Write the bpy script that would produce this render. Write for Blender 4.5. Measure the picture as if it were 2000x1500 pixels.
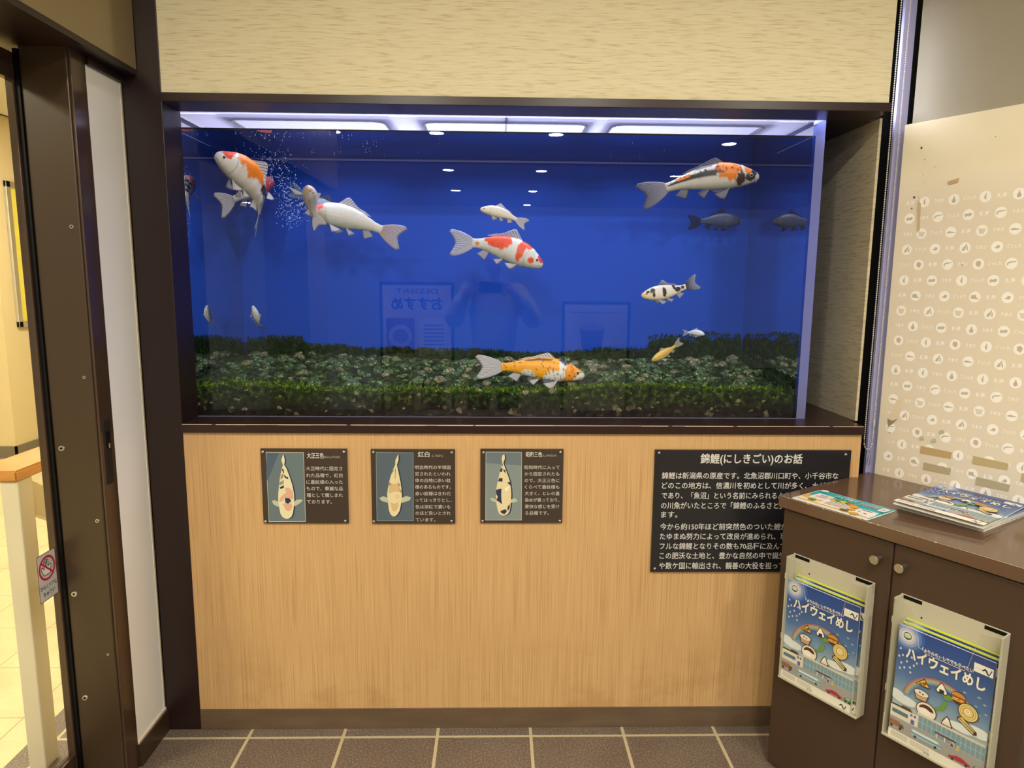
import bpy, bmesh, math, random
from mathutils import Vector, Matrix, noise
from math import sin, cos, pi, radians, sqrt, atan2
random.seed(7)
S = bpy.context.scene
COL = S.collection
for o in list(bpy.data.objects): bpy.data.objects.remove(o)

# ------------------------------------------------------------------ camera, world, exposure
F_PX, PITCH, YAW, ROLL = 1340.8, 0.1466, 0.0231, 0.0084
CAM = Vector((0, -2.0134, 1.4399))
_f = Vector((sin(YAW)*cos(PITCH), cos(YAW)*cos(PITCH), -sin(PITCH)))
_r0 = Vector((cos(YAW), -sin(YAW), 0)); _u0 = _r0.cross(_f)
_r = _r0*cos(ROLL) + _u0*sin(ROLL); _u = _u0*cos(ROLL) - _r0*sin(ROLL)
cd = bpy.data.cameras.new('camera'); cam = bpy.data.objects.new('camera', cd); COL.objects.link(cam)
cd.sensor_width = 36; cd.lens = 36*F_PX/2000; cd.clip_start = 0.02
cam.matrix_world = Matrix(((_r.x, _u.x, -_f.x, CAM.x), (_r.y, _u.y, -_f.y, CAM.y), (_r.z, _u.z, -_f.z, CAM.z), (0, 0, 0, 1)))
S.camera = cam
S.view_settings.view_transform = 'Standard'
S.view_settings.look = 'None'
S.view_settings.gamma = 1
S.view_settings.use_curve_mapping = False
S.view_settings.exposure = 0.0
W = bpy.data.worlds.new('world'); S.world = W; W.use_nodes = True
W.node_tree.nodes['Background'].inputs[0].default_value = (1.0, 0.93, 0.80, 1)
W.node_tree.nodes['Background'].inputs[1].default_value = 0.52
S.cycles.max_bounces = 8; S.cycles.transparent_max_bounces = 24
S.cycles.caustics_reflective = False; S.cycles.caustics_refractive = False
S.cycles.sample_clamp_indirect = 6.0
S.cycles.blur_glossy = 0.5
LAMP_L = 760.0         # radiance of a ceiling downlight
TANK_W = 84.0          # watts of the tube lamps above the aquarium
tl = bpy.data.lights.new('aquarium_light', 'AREA'); tl.shape = 'RECTANGLE'; tl.size = 1.86; tl.size_y = 0.44
tl.energy = TANK_W; tl.color = (0.86, 0.88, 1.0)
tlo = bpy.data.objects.new('aquarium_light', tl); COL.objects.link(tlo); tlo.location = (0, 0.43, 2.28)

def ray(px, py): return _f + _r*((px-1000)/F_PX) - _u*((py-750)/F_PX)
def PY(px, py, Y): d = ray(px, py); return CAM + d*((Y-CAM.y)/d.y)
def PZ(px, py, Z): d = ray(px, py); return CAM + d*((Z-CAM.z)/d.z)
def PX(px, py, X): d = ray(px, py); return CAM + d*((X-CAM.x)/d.x)

# ------------------------------------------------------------------ colour and materials
def lin(c):
    if isinstance(c, str):
        c = c.lstrip('#'); c = tuple(int(c[i:i+2], 16)/255 for i in (0, 2, 4))
    return tuple((x/12.92 if x <= 0.04045 else ((x+0.055)/1.055)**2.4) for x in c[:3])
def rgb(r, g, b): return lin((r/255, g/255, b/255))
M = {}
def new_mat(name):
    m = bpy.data.materials.new(name); m.use_nodes = True; M[name] = m
    return m, m.node_tree.nodes, m.node_tree.links
def pbsdf(name, col, rough=0.5, metal=0.0, spec=0.5, coat=0.0, trans=None):
    m, n, l = new_mat(name); b = n['Principled BSDF']
    b.inputs['Base Color'].default_value = (*col, 1); b.inputs['Roughness'].default_value = rough
    b.inputs['Metallic'].default_value = metal; b.inputs['Specular IOR Level'].default_value = spec
    b.inputs['Coat Weight'].default_value = coat; b.inputs['Coat Roughness'].default_value = 0.08
    return m
def tex_chain(n, l, scale, detail=4, rough=0.55, noise_scale=1.0, coord='pos', loc=(0, 0, 0)):
    mp = n.new('ShaderNodeMapping'); mp.inputs['Scale'].default_value = scale; mp.inputs['Location'].default_value = loc
    if coord == 'pos': g = n.new('ShaderNodeNewGeometry'); l.new(g.outputs['Position'], mp.inputs['Vector'])
    else: g = n.new('ShaderNodeTexCoord'); l.new(g.outputs['Object'], mp.inputs['Vector'])
    t = n.new('ShaderNodeTexNoise'); t.inputs['Scale'].default_value = noise_scale
    t.inputs['Detail'].default_value = detail; t.inputs['Roughness'].default_value = rough
    l.new(mp.outputs['Vector'], t.inputs['Vector']); return t
def ramp(n, l, src, stops):
    r = n.new('ShaderNodeValToRGB'); e = r.color_ramp.elements
    while len(e) < len(stops): e.new(0.5)
    for k, (p, c) in enumerate(stops): e[k].position = p; e[k].color = (*c, 1)
    l.new(src, r.inputs['Fac']); return r
def bump(n, l, src, strength, dist, b):
    u = n.new('ShaderNodeBump'); u.inputs['Strength'].default_value = strength; u.inputs['Distance'].default_value = dist
    l.new(src, u.inputs['Height']); l.new(u.outputs['Normal'], b.inputs['Normal']); return u
def noisy(name, scale, stops, rough=0.5, spec=0.5, bstr=0.0, bdist=0.001, detail=4, coord='pos', coat=0, metal=0):
    m = pbsdf(name, (0.5, 0.5, 0.5), rough, metal, spec, coat); n = m.node_tree.nodes; l = m.node_tree.links; b = n['Principled BSDF']
    t = tex_chain(n, l, scale, detail, coord=coord); r = ramp(n, l, t.outputs['Fac'], stops)
    l.new(r.outputs['Color'], b.inputs['Base Color'])
    if bstr: bump(n, l, t.outputs['Fac'], bstr, bdist, b)
    return m
noisy('wallpaper', (17, 17, 250), [(0.28, rgb(208, 195, 156)), (0.46, rgb(233, 224, 189)), (0.75, rgb(240, 232, 202))], 0.8, 0.15, 0.12, 0.0008, 3)
noisy('wood_panel', (420, 90, 3.2), [(0.28, rgb(172, 133, 86)), (0.48, rgb(198, 160, 110)), (0.72, rgb(210, 174, 124))], 0.5, 0.35, 0.05, 0.0005, 5)
m = M['wood_panel']; n = m.node_tree.nodes; l = m.node_tree.links; b = n['Principled BSDF']    # scuffs near the foot of the panel
t = tex_chain(n, l, (7, 7, 9), 4, 0.6); r_s = ramp(n, l, t.outputs['Fac'], [(0.50, (0, 0, 0)), (0.68, (1, 1, 1))])
g = n.new('ShaderNodeNewGeometry'); sx = n.new('ShaderNodeSeparateXYZ'); l.new(g.outputs['Position'], sx.inputs[0])
mr = n.new('ShaderNodeMapRange'); mr.inputs[1].default_value = 0.36; mr.inputs[2].default_value = 0.10; mr.inputs[4].default_value = 0.32; l.new(sx.outputs['Z'], mr.inputs[0])
mu = n.new('ShaderNodeMath'); mu.operation = 'MULTIPLY'; l.new(r_s.outputs['Color'], mu.inputs[0]); l.new(mr.outputs[0], mu.inputs[1])
mx = n.new('ShaderNodeMix'); mx.data_type = 'RGBA'; l.new(mu.outputs[0], mx.inputs['Factor']); l.new(b.inputs['Base Color'].links[0].from_socket, mx.inputs[6]); mx.inputs[7].default_value = (*rgb(150, 112, 70), 1); l.new(mx.outputs[2], b.inputs['Base Color'])
noisy('dark_trim', (3, 3, 3), [(0.3, rgb(39, 22, 19)), (0.7, rgb(45, 26, 22))], 0.28, 0.4)
pbsdf('dark_column', rgb(35, 21, 20), 0.35, 0, 0.4)
noisy('baseboard', (6, 6, 30), [(0.3, rgb(92, 74, 57)), (0.7, rgb(106, 88, 69))], 0.45, 0.4)
noisy('wallpaper_shaded', (17, 17, 250), [(0.3, rgb(168, 158, 130)), (0.5, rgb(196, 186, 156)), (0.75, rgb(206, 197, 168))], 0.8, 0.15, 0.12, 0.0008, 3)  # the wallpaper again, darkened and greyed for the shade in the niche
pbsdf('white_panel', rgb(244, 244, 244), 0.35, 0, 0.4)
pbsdf('door_brown', rgb(64, 50, 34), 0.32, 0.15, 0.5)
pbsdf('door_stile', rgb(76, 58, 44), 0.16, 0.25, 0.6)
pbsdf('transom_brown', rgb(142, 126, 92), 0.16, 0.3, 0.5)
pbsdf('black', rgb(9, 8, 9), 0.5, 0, 0.2)
pbsdf('steel', (0.62, 0.60, 0.56), 0.25, 1.0)
pbsdf('rubber', rgb(14, 12, 11), 0.6)
noisy('plain_wall', (2, 2, 2), [(0.3, rgb(156, 150, 134)), (0.7, rgb(164, 158, 142))], 0.6, 0.3)
noisy('board_paper', (9, 9, 9), [(0.3, rgb(240, 230, 200)), (0.7, rgb(244, 235, 208))], 0.5, 0.3)
pbsdf('lilac_jamb', rgb(186, 187, 236), 0.5, 0.0, 0.4)
pbsdf('cabinet_brown', rgb(70, 53, 39), 0.42, 0, 0.4)
pbsdf('counter_brown', rgb(98, 74, 56), 0.14, 0, 0.6)
pbsdf('holder_plastic', rgb(186, 182, 160), 0.35, 0, 0.4)
pbsdf('plate_black', rgb(33, 33, 36), 0.28, 0, 0.5)
pbsdf('plaque_brown', rgb(62, 52, 45), 0.2, 0, 0.5)
pbsdf('ceiling_white', rgb(226, 220, 204), 0.8)
pbsdf('hall_wall', rgb(222, 205, 164), 0.6, 0, 0.3)
pbsdf('hall_base', rgb(120, 112, 98), 0.5)
pbsdf('post_white', rgb(214, 205, 184), 0.45)
noisy('rail_wood', (8, 8, 40), [(0.3, rgb(190, 128, 60)), (0.7, rgb(214, 156, 84))], 0.35, 0.5)
pbsdf('paper_white', rgb(226, 224, 216), 0.5)
pbsdf('lime_paper', rgb(206, 214, 70), 0.5)
pbsdf('bead_white', rgb(210, 208, 205), 0.2, 0, 0.5)
pbsdf('worn', rgb(206, 186, 172), 0.5)  # wear and highlight of the ledge edge in one pale colour
pbsdf('dimmer_grey', rgb(80, 80, 98), 0.6)
pbsdf('alu', (0.72, 0.72, 0.72), 0.35, 0.9)
# printed things: colour stored per face corner
def attr_mat(name, rough, spec=0.4, coat=0.0, scale_bump=False):
    m = pbsdf(name, (1, 1, 1), rough, 0, spec, coat); n = m.node_tree.nodes; l = m.node_tree.links
    a = n.new('ShaderNodeAttribute'); a.attribute_name = 'Col'; l.new(a.outputs['Color'], n['Principled BSDF'].inputs['Base Color'])
    return m
attr_mat('print', 0.4); attr_mat('print_gloss', 0.2, 0.5); attr_mat('print_matt', 0.6, 0.2)
# floor tiles
def tile_mat(name, tstops, grout, size, off, mortar, rough):
    m = pbsdf(name, (0.5, 0.5, 0.5), rough, 0, 0.4); n = m.node_tree.nodes; l = m.node_tree.links; b = n['Principled BSDF']
    g = n.new('ShaderNodeNewGeometry'); mp = n.new('ShaderNodeMapping'); mp.inputs['Location'].default_value = off
    l.new(g.outputs['Position'], mp.inputs['Vector'])
    br = n.new('ShaderNodeTexBrick'); br.offset = 0; br.squash = 1
    br.inputs['Scale'].default_value = 1; br.inputs['Brick Width'].default_value = size; br.inputs['Row Height'].default_value = size
    br.inputs['Mortar Size'].default_value = mortar; br.inputs['Mortar Smooth'].default_value = 0.1; br.inputs['Bias'].default_value = 0
    l.new(mp.outputs['Vector'], br.inputs['Vector'])
    t = tex_chain(n, l, (190, 190, 190), 5, 0.7); r = ramp(n, l, t.outputs['Fac'], tstops)
    t2 = tex_chain(n, l, (5, 5, 5), 3); mx = n.new('ShaderNodeMix'); mx.data_type = 'RGBA'; mx.blend_type = 'MULTIPLY'
    r2 = ramp(n, l, t2.outputs['Fac'], [(0.3, (0.82, 0.8, 0.78)), (0.7, (1, 1, 1))]); mx.inputs['Factor'].default_value = 1
    l.new(r.outputs['Color'], mx.inputs[6]); l.new(r2.outputs['Color'], mx.inputs[7])
    l.new(mx.outputs[2], br.inputs['Color1']); l.new(mx.outputs[2], br.inputs['Color2']); br.inputs['Mortar'].default_value = (*grout, 1)
    l.new(br.outputs['Color'], b.inputs['Base Color']); bump(n, l, t.outputs['Fac'], 0.35, 0.002, b)
    return m
tile_mat('tile_dark', [(0.34, rgb(84, 74, 66)), (0.52, rgb(118, 105, 95)), (0.66, rgb(166, 154, 140))], rgb(196, 184, 152), 0.3, (0.7835, 0, 0), 0.0052, 0.42)
tile_mat('tile_beige', [(0.3, rgb(206, 192, 150)), (0.55, rgb(222, 209, 168)), (0.75, rgb(228, 217, 180))], rgb(150, 138, 112), 0.3, (0.36, 0.19, 0), 0.002, 0.35)
def clear_mat(name, ior, tint=(1, 1, 1), rough=0.0, boost=1.0, front_only=True, inner=False):
    m, n, l = new_mat(name); n.remove(n['Principled BSDF']); out = n['Material Output']
    tr = n.new('ShaderNodeBsdfTransparent'); tr.inputs[0].default_value = (*tint, 1)
    gl = n.new('ShaderNodeBsdfGlossy'); gl.inputs['Roughness'].default_value = rough
    fr = n.new('ShaderNodeFresnel'); fr.inputs['IOR'].default_value = ior
    mx = n.new('ShaderNodeMixShader'); src = fr.outputs[0]
    if boost != 1.0:
        mu = n.new('ShaderNodeMath'); mu.operation = 'MULTIPLY'; mu.inputs[1].default_value = boost; mu.use_clamp = True
        l.new(src, mu.inputs[0]); src = mu.outputs[0]
    if front_only:
        g = n.new('ShaderNodeNewGeometry'); iv = n.new('ShaderNodeMath'); iv.operation = 'SUBTRACT'; iv.inputs[0].default_value = 1
        l.new(g.outputs['Backfacing'], iv.inputs[1]); mu = n.new('ShaderNodeMath'); mu.operation = 'MULTIPLY'
        l.new(src, mu.inputs[0]); l.new(iv.outputs[0], mu.inputs[1]); src = mu.outputs[0]
    l.new(src, mx.inputs[0]); l.new(tr.outputs[0], mx.inputs[1]); l.new(gl.outputs[0], mx.inputs[2]); l.new(mx.outputs[0], out.inputs['Surface'])
    return m
clear_mat('tank_glass', 1.5, (0.97, 0.98, 1.0), boost=1.0)
clear_mat('tank_side', 0.75, (0.55, 0.62, 0.95))          # seen from the water: total reflection at grazing angles
clear_mat('door_glass', 1.5, (0.99, 1.0, 0.97), boost=1.0)
clear_mat('clear_acrylic', 1.4, (0.985, 0.985, 0.97), boost=1.0)
m = clear_mat('water', 1.33, (0.97, 0.98, 1.0), 0.0, 1.0, False)
n = m.node_tree.nodes; l = m.node_tree.links
t = tex_chain(n, l, (5, 9, 5), 2); bu = n.new('ShaderNodeBump'); bu.inputs['Strength'].default_value = 0.10; bu.inputs['Distance'].default_value = 0.01
l.new(t.outputs['Fac'], bu.inputs['Height'])
for x in n:
    if x.type in ('BSDF_GLOSSY', 'FRESNEL'): l.new(bu.outputs['Normal'], x.inputs['Normal'])
def frosted(name, col, tr_fac, dif=0.35):
    m, n, l = new_mat(name); n.remove(n['Principled BSDF']); out = n['Material Output']
    a = n.new('ShaderNodeBsdfTranslucent'); a.inputs[0].default_value = (*col, 1)
    d = n.new('ShaderNodeBsdfDiffuse'); d.inputs[0].default_value = (*col, 1)
    m1 = n.new('ShaderNodeMixShader'); m1.inputs[0].default_value = dif; l.new(a.outputs[0], m1.inputs[1]); l.new(d.outputs[0], m1.inputs[2])
    tr = n.new('ShaderNodeBsdfTransparent'); m2 = n.new('ShaderNodeMixShader'); m2.inputs[0].default_value = tr_fac
    l.new(m1.outputs[0], m2.inputs[1]); l.new(tr.outputs[0], m2.inputs[2]); l.new(m2.outputs[0], out.inputs['Surface']); return m
frosted('flange_acrylic', (0.29, 0.29, 0.37), 0.10, 0.3)
frosted('lid_acrylic', (0.15, 0.15, 0.20), 0.45, 0.3)
frosted('rim_acrylic', (0.55, 0.55, 0.62), 0.05, 0.1)
frosted('edge_acrylic', (0.62, 0.66, 0.98), 0.25, 0.3)
pbsdf('tank_blue', (0.010, 0.072, 0.50), 0.6, 0, 0.1)
noisy('stone', (2.4, 2.4, 2.4), [(0.36, rgb(20, 34, 20)), (0.5, rgb(58, 80, 52)), (0.62, rgb(104, 126, 82)), (0.74, rgb(214, 222, 150))], 0.75, 0.2, 0.5, 0.003, 6, 'obj')
noisy('stone_pale', (2.8, 2.8, 2.8), [(0.35, rgb(58, 62, 44)), (0.55, rgb(120, 118, 88)), (0.72, rgb(186, 180, 140))], 0.75, 0.2, 0.5, 0.004, 5, 'obj')
noisy('algae_hazed', (60, 60, 60), [(0.3, rgb(8, 26, 14)), (0.5, rgb(20, 46, 26)), (0.68, rgb(44, 76, 36))], 0.9, 0.05, 0.6, 0.004, 6)  # darker copy of the algae, water haze put into its colour
noisy('algae', (60, 60, 60), [(0.3, rgb(18, 36, 6)), (0.5, rgb(58, 90, 16)), (0.66, rgb(132, 152, 40))], 0.85, 0.1, 0.8, 0.004, 6)
# gravel bed: brown grit with pale shells, shade at the base put in as near-black, greener above
m = pbsdf('gravel', (0.1, 0.1, 0.1), 0.8, 0, 0.2); n = m.node_tree.nodes; l = m.node_tree.links; b = n['Principled BSDF']
vo = n.new('ShaderNodeTexVoronoi'); vo.inputs['Scale'].default_value = 62; g = n.new('ShaderNodeNewGeometry'); l.new(g.outputs['Position'], vo.inputs['Vector'])
r1 = ramp(n, l, vo.outputs['Color'], [(0.35, rgb(14, 11, 8)), (0.75, rgb(34, 28, 18)), (0.95, rgb(104, 96, 70))])
t = tex_chain(n, l, (55, 55, 55), 5); r2 = ramp(n, l, t.outputs['Fac'], [(0.40, rgb(8, 16, 4)), (0.55, rgb(34, 52, 14)), (0.68, rgb(74, 98, 34))])
sx = n.new('ShaderNodeSeparateXYZ'); l.new(g.outputs['Position'], sx.inputs[0])
mr = n.new('ShaderNodeMapRange'); mr.inputs[1].default_value = 1.035; mr.inputs[2].default_value = 1.075; l.new(sx.outputs['Z'], mr.inputs[0])
mx = n.new('ShaderNodeMix'); mx.data_type = 'RGBA'; l.new(mr.outputs[0], mx.inputs['Factor']); l.new(r1.outputs['Color'], mx.inputs[6]); l.new(r2.outputs['Color'], mx.inputs[7])
l.new(mx.outputs[2], b.inputs['Base Color']); bump(n, l, vo.outputs['Distance'], 0.6, 0.006, b)
# koi skin: colour per vertex, scales as relief
m = attr_mat('koi_skin', 0.38, 0.45); n = m.node_tree.nodes; l = m.node_tree.links; b = n['Principled BSDF']
uv = n.new('ShaderNodeUVMap'); mp = n.new('ShaderNodeMapping'); mp.inputs['Scale'].default_value = (1, 1, 1); l.new(uv.outputs[0], mp.inputs['Vector'])
br = n.new('ShaderNodeTexVoronoi'); br.feature = 'F1'; br.inputs['Scale'].default_value = 1; l.new(mp.outputs['Vector'], br.inputs['Vector']); mp.inputs['Scale'].default_value = (34, 22, 1); br.inputs['Randomness'].default_value = 0.25
bump(n, l, br.outputs['Distance'], 0.35, 0.002, b)
m, n, l = new_mat('koi_fin'); n.remove(n['Principled BSDF']); out = n['Material Output']
a = n.new('ShaderNodeAttribute'); a.attribute_name = 'Col'
d = n.new('ShaderNodeBsdfDiffuse'); tl_ = n.new('ShaderNodeBsdfTranslucent'); tr = n.new('ShaderNodeBsdfTransparent')
m1 = n.new('ShaderNodeMixShader'); m1.inputs[0].default_value = 0.4; l.new(d.outputs[0], m1.inputs[1]); l.new(tl_.outputs[0], m1.inputs[2])
m2 = n.new('ShaderNodeMixShader'); uv = n.new('ShaderNodeUVMap'); wv = n.new('ShaderNodeTexWave'); wv.inputs['Scale'].default_value = 1.0; mp = n.new('ShaderNodeMapping'); mp.inputs['Scale'].default_value = (2.3, 0, 1)
l.new(uv.outputs[0], mp.inputs['Vector']); l.new(mp.outputs['Vector'], wv.inputs['Vector'])
mr = n.new('ShaderNodeMapRange'); mr.inputs[3].default_value = 0.40; mr.inputs[4].default_value = 0.02; l.new(wv.outputs['Fac'], mr.inputs[0])
mc = n.new('ShaderNodeMix'); mc.data_type = 'RGBA'; mc.blend_type = 'MULTIPLY'; mc.inputs['Factor'].default_value = 1; rr = ramp(n, l, wv.outputs['Fac'], [(0.1, (.62, .62, .64)), (0.7, (1, 1, 1))])
l.new(a.outputs['Color'], mc.inputs[6]); l.new(rr.outputs['Color'], mc.inputs[7]); l.new(mc.outputs[2], d.inputs[0]); l.new(mc.outputs[2], tl_.inputs[0])
l.new(mr.outputs[0], m2.inputs[0]); l.new(m1.outputs[0], m2.inputs[1]); l.new(tr.outputs[0], m2.inputs[2]); l.new(m2.outputs[0], out.inputs['Surface'])
attr_mat('koi_eye', 0.1, 0.6)
pbsdf('line_blue', rgb(112, 130, 226), 0.5)
m, n, l = new_mat('bubble'); n.remove(n['Principled BSDF']); out = n['Material Output']
d = n.new('ShaderNodeBsdfDiffuse'); d.inputs[0].default_value = (0.7, 0.82, 1, 1); tr = n.new('ShaderNodeBsdfTransparent'); m1 = n.new('ShaderNodeMixShader'); m1.inputs[0].default_value = 0.45
l.new(d.outputs[0], m1.inputs[1]); l.new(tr.outputs[0], m1.inputs[2]); l.new(m1.outputs[0], out.inputs['Surface'])
def emis(name, col, st):
    m, n, l = new_mat(name); n.remove(n['Principled BSDF']); e = n.new('ShaderNodeEmission'); e.inputs[0].default_value = (*col, 1); e.inputs[1].default_value = st
    l.new(e.outputs[0], n['Material Output'].inputs['Surface'])
emis('lamp_glow', (1.0, 0.915, 0.77), LAMP_L)
emis('hall_glow', (1.0, 0.90, 0.68), 60.0)

# ------------------------------------------------------------------ mesh helpers
def finish(bm, name, mat, parent=None, loc=None, rz=None, smooth=False, mw=None):
    me = bpy.data.meshes.new(name)
    if smooth != 'keep': bmesh.ops.recalc_face_normals(bm, faces=bm.faces)
    bm.to_mesh(me); bm.free()
    if smooth is True:
        for p in me.polygons: p.use_smooth = True
    o = bpy.data.objects.new(name, me); COL.objects.link(o)
    for k in (mat if isinstance(mat, (list, tuple)) else [mat]): me.materials.append(M[k])
    if parent: o.parent = parent
    if loc is not None: o.location = loc
    if rz is not None: o.rotation_euler = (0, 0, rz)
    if mw is not None: o.matrix_world = mw
    return o
def bx(bm, x0, x1, y0, y1, z0, z1, bevel=0.0, mi=0):
    r = bmesh.ops.create_cube(bm, size=1)
    for v in r['verts']: v.co = Vector(((x0+x1)/2+v.co.x*(x1-x0), (y0+y1)/2+v.co.y*(y1-y0), (z0+z1)/2+v.co.z*(z1-z0)))
    fs = {f for v in r['verts'] for f in v.link_faces}
    for f in fs: f.material_index = mi
    if bevel:
        es = list({e for v in r['verts'] for e in v.link_edges})
        bmesh.ops.bevel(bm, geom=es, offset=bevel, segments=2, profile=0.5, affect='EDGES')
def box(name, mat, x0, x1, y0, y1, z0, z1, parent=None, bevel=0.0):
    bm = bmesh.new(); bx(bm, x0, x1, y0, y1, z0, z1, bevel); return finish(bm, name, mat, parent)
def cyl(bm, p0, p1, r0, r1=None, seg=24, cap=True):
    r1 = r0 if r1 is None else r1; p0 = Vector(p0); p1 = Vector(p1); d = (p1-p0); L = d.length
    q = d.to_track_quat('Z', 'Y').to_matrix().to_4x4(); q.translation = (p0+p1)/2
    return bmesh.ops.create_cone(bm, cap_ends=cap, segments=seg, radius1=r0, radius2=r1, depth=L, matrix=q)
def sph(bm, c, r, u=10, v=6):
    return bmesh.ops.create_uvsphere(bm, u_segments=u, v_segments=v, radius=r, matrix=Matrix.Translation(Vector(c)))
def tube(bm, pts, r, seg=8):
    rings = []
    for i, p in enumerate(pts):
        p = Vector(p); d = (Vector(pts[min(i+1, len(pts)-1)])-Vector(pts[max(i-1, 0)])).normalized()
        a = d.orthogonal().normalized(); b = d.cross(a); rr = r[i] if isinstance(r, (list, tuple)) else r
        rings.append([bm.verts.new(p+a*rr*cos(2*pi*k/seg)+b*rr*sin(2*pi*k/seg)) for k in range(seg)])
    for i in range(len(rings)-1):
        for k in range(seg): bm.faces.new((rings[i][k], rings[i][(k+1) % seg], rings[i+1][(k+1) % seg], rings[i+1][k]))
    bm.faces.new(rings[0]); bm.faces.new(rings[-1])
def tag(o, label=None, cat=None, group=None, kind=None):
    if label: o['label'] = label
    if cat: o['category'] = cat
    if group: o['group'] = group
    if kind: o['kind'] = kind
    return o
def empty(name, loc=(0, 0, 0), rz=0.0, mw=None):
    o = bpy.data.objects.new(name, None); COL.objects.link(o); o.empty_display_size = 0.05
    if mw is not None: o.matrix_world = mw
    else: o.location = loc; o.rotation_euler = (0, 0, rz)
    return o
def struct(o): o['kind'] = 'structure'; return o

class Flat:
    """printed artwork: coloured polygons in a local x/z plane facing -y, one mesh"""
    def __init__(s): s.bm = bmesh.new(); s.c = s.bm.loops.layers.float_color.new('Col'); s.step = 0.00012; s.y = 0.0; s.clip = None
    def nxt(s): s.y -= s.step
    def poly(s, pts, col, lift=True):
        if lift: s.nxt()
        col = lin(col) if isinstance(col, str) else col
        if s.clip: pts = [(min(max(p[0], s.clip[0]), s.clip[1]), min(max(p[1], s.clip[2]), s.clip[3])) for p in pts]
        vs = [s.bm.verts.new((p[0], s.y, p[1])) for p in pts]
        f = s.bm.faces.new(vs)
        if f.calc_area() > 0:
            f.normal_update()
            if f.normal.y > 0: f.normal_flip()
        for lp in f.loops: lp[s.c] = (*col, 1)
    def rect(s, x0, x1, z0, z1, col, lift=True): s.poly([(x0, z0), (x1, z0), (x1, z1), (x0, z1)], col, lift)
    def grad(s, x0, x1, zs, cols, lift=True):
        if lift: s.nxt()
        for i in range(len(zs)-1):
            vs = [s.bm.verts.new((x, s.y, z)) for x, z in ((x0, zs[i]), (x1, zs[i]), (x1, zs[i+1]), (x0, zs[i+1]))]
            f = s.bm.faces.new(vs); f.normal_update()
            if f.normal.y > 0: f.normal_flip()
            for lp in f.loops:
                c = cols[i] if abs(lp.vert.co.z-zs[i]) < 1e-7 else cols[i+1]
                lp[s.c] = (*(lin(c) if isinstance(c, str) else c), 1)
    def disc(s, x, z, rx, rz, col, n=24, lift=True, a0=0, a1=2*pi):
        full = abs(a1-a0-2*pi) < 1e-6
        s.poly([(x+rx*cos(a0+(a1-a0)*k/n), z+rz*sin(a0+(a1-a0)*k/n)) for k in range(n if full else n+1)], col, lift)
    def ring(s, x, z, r0, r1, col, a0=0, a1=2*pi, n=28, lift=True, sz=1.0):
        if lift: s.nxt()
        for k in range(n):
            a, b = a0+(a1-a0)*k/n, a0+(a1-a0)*(k+1)/n
            s.poly([(x+r0*cos(a), z+sz*r0*sin(a)), (x+r1*cos(a), z+sz*r1*sin(a)), (x+r1*cos(b), z+sz*r1*sin(b)), (x+r0*cos(b), z+sz*r0*sin(b))], col, False)
    def line(s, pts, w, col, lift=True):
        if lift: s.nxt()
        for a, b in zip(pts[:-1], pts[1:]):
            d = Vector((b[0]-a[0], b[1]-a[1])); d.normalize(); q = Vector((-d.y, d.x))*w/2
            s.poly([(a[0]+q.x, a[1]+q.y), (b[0]+q.x, b[1]+q.y), (b[0]-q.x, b[1]-q.y), (a[0]-q.x, a[1]-q.y)], col, False)
    def tris(s, mesh, fx, fz, col, lift=True):
        if lift: s.nxt()
        col = lin(col) if isinstance(col, str) else col
        vs = [s.bm.verts.new((fx(v[0], v[1]), s.y, fz(v[0], v[1]))) for v in mesh[0]]
        for t in mesh[1]:
            if len(set(t)) < 3: continue
            try: f = s.bm.faces.new([vs[i] for i in t])
            except ValueError: continue
            f.normal_update()
            if f.normal.y > 0: f.normal_flip()
            for lp in f.loops: lp[s.c] = (*col, 1)
    def text(s, body, x0, x1, zc, h, col, bold=0.0, skew=0.0, lift=True):
        """ink box fitted to x0..x1; h is the height of one full-width character"""
        mesh, (ax, ay, bx_, by) = text_mesh(body, bold)
        kx = (x1-x0)/(bx_-ax); kz = h/0.92
        s.tris(mesh, lambda u, v: x0+(u-ax)*kx, lambda u, v: zc+(v-0.36)*kz+skew*(u-ax)*kx, col, lift)
    def done(s, name, mat, parent=None, **kw): return finish(s.bm, name, mat, parent, smooth='keep', **kw)
_tc = {}
def text_mesh(body, bold=0.0):
    if (body, bold) in _tc: return _tc[(body, bold)]
    c = bpy.data.curves.new('lettering', 'FONT'); c.body = body; c.resolution_u = 2; c.offset = bold
    o = bpy.data.objects.new('lettering', c); COL.objects.link(o)
    dg = bpy.context.evaluated_depsgraph_get(); dg.update()
    me = bpy.data.meshes.new_from_object(o.evaluated_get(dg)); me.calc_loop_triangles()
    vs = [(v.co.x, v.co.y) for v in me.vertices]; ts = [tuple(t.vertices) for t in me.loop_triangles]
    bpy.data.objects.remove(o); bpy.data.curves.remove(c); bpy.data.meshes.remove(me)
    xs = [v[0] for v in vs]; ys = [v[1] for v in vs]
    _tc[(body, bold)] = ((vs, ts), (min(xs), min(ys), max(xs), max(ys))); return _tc[(body, bold)]

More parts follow.
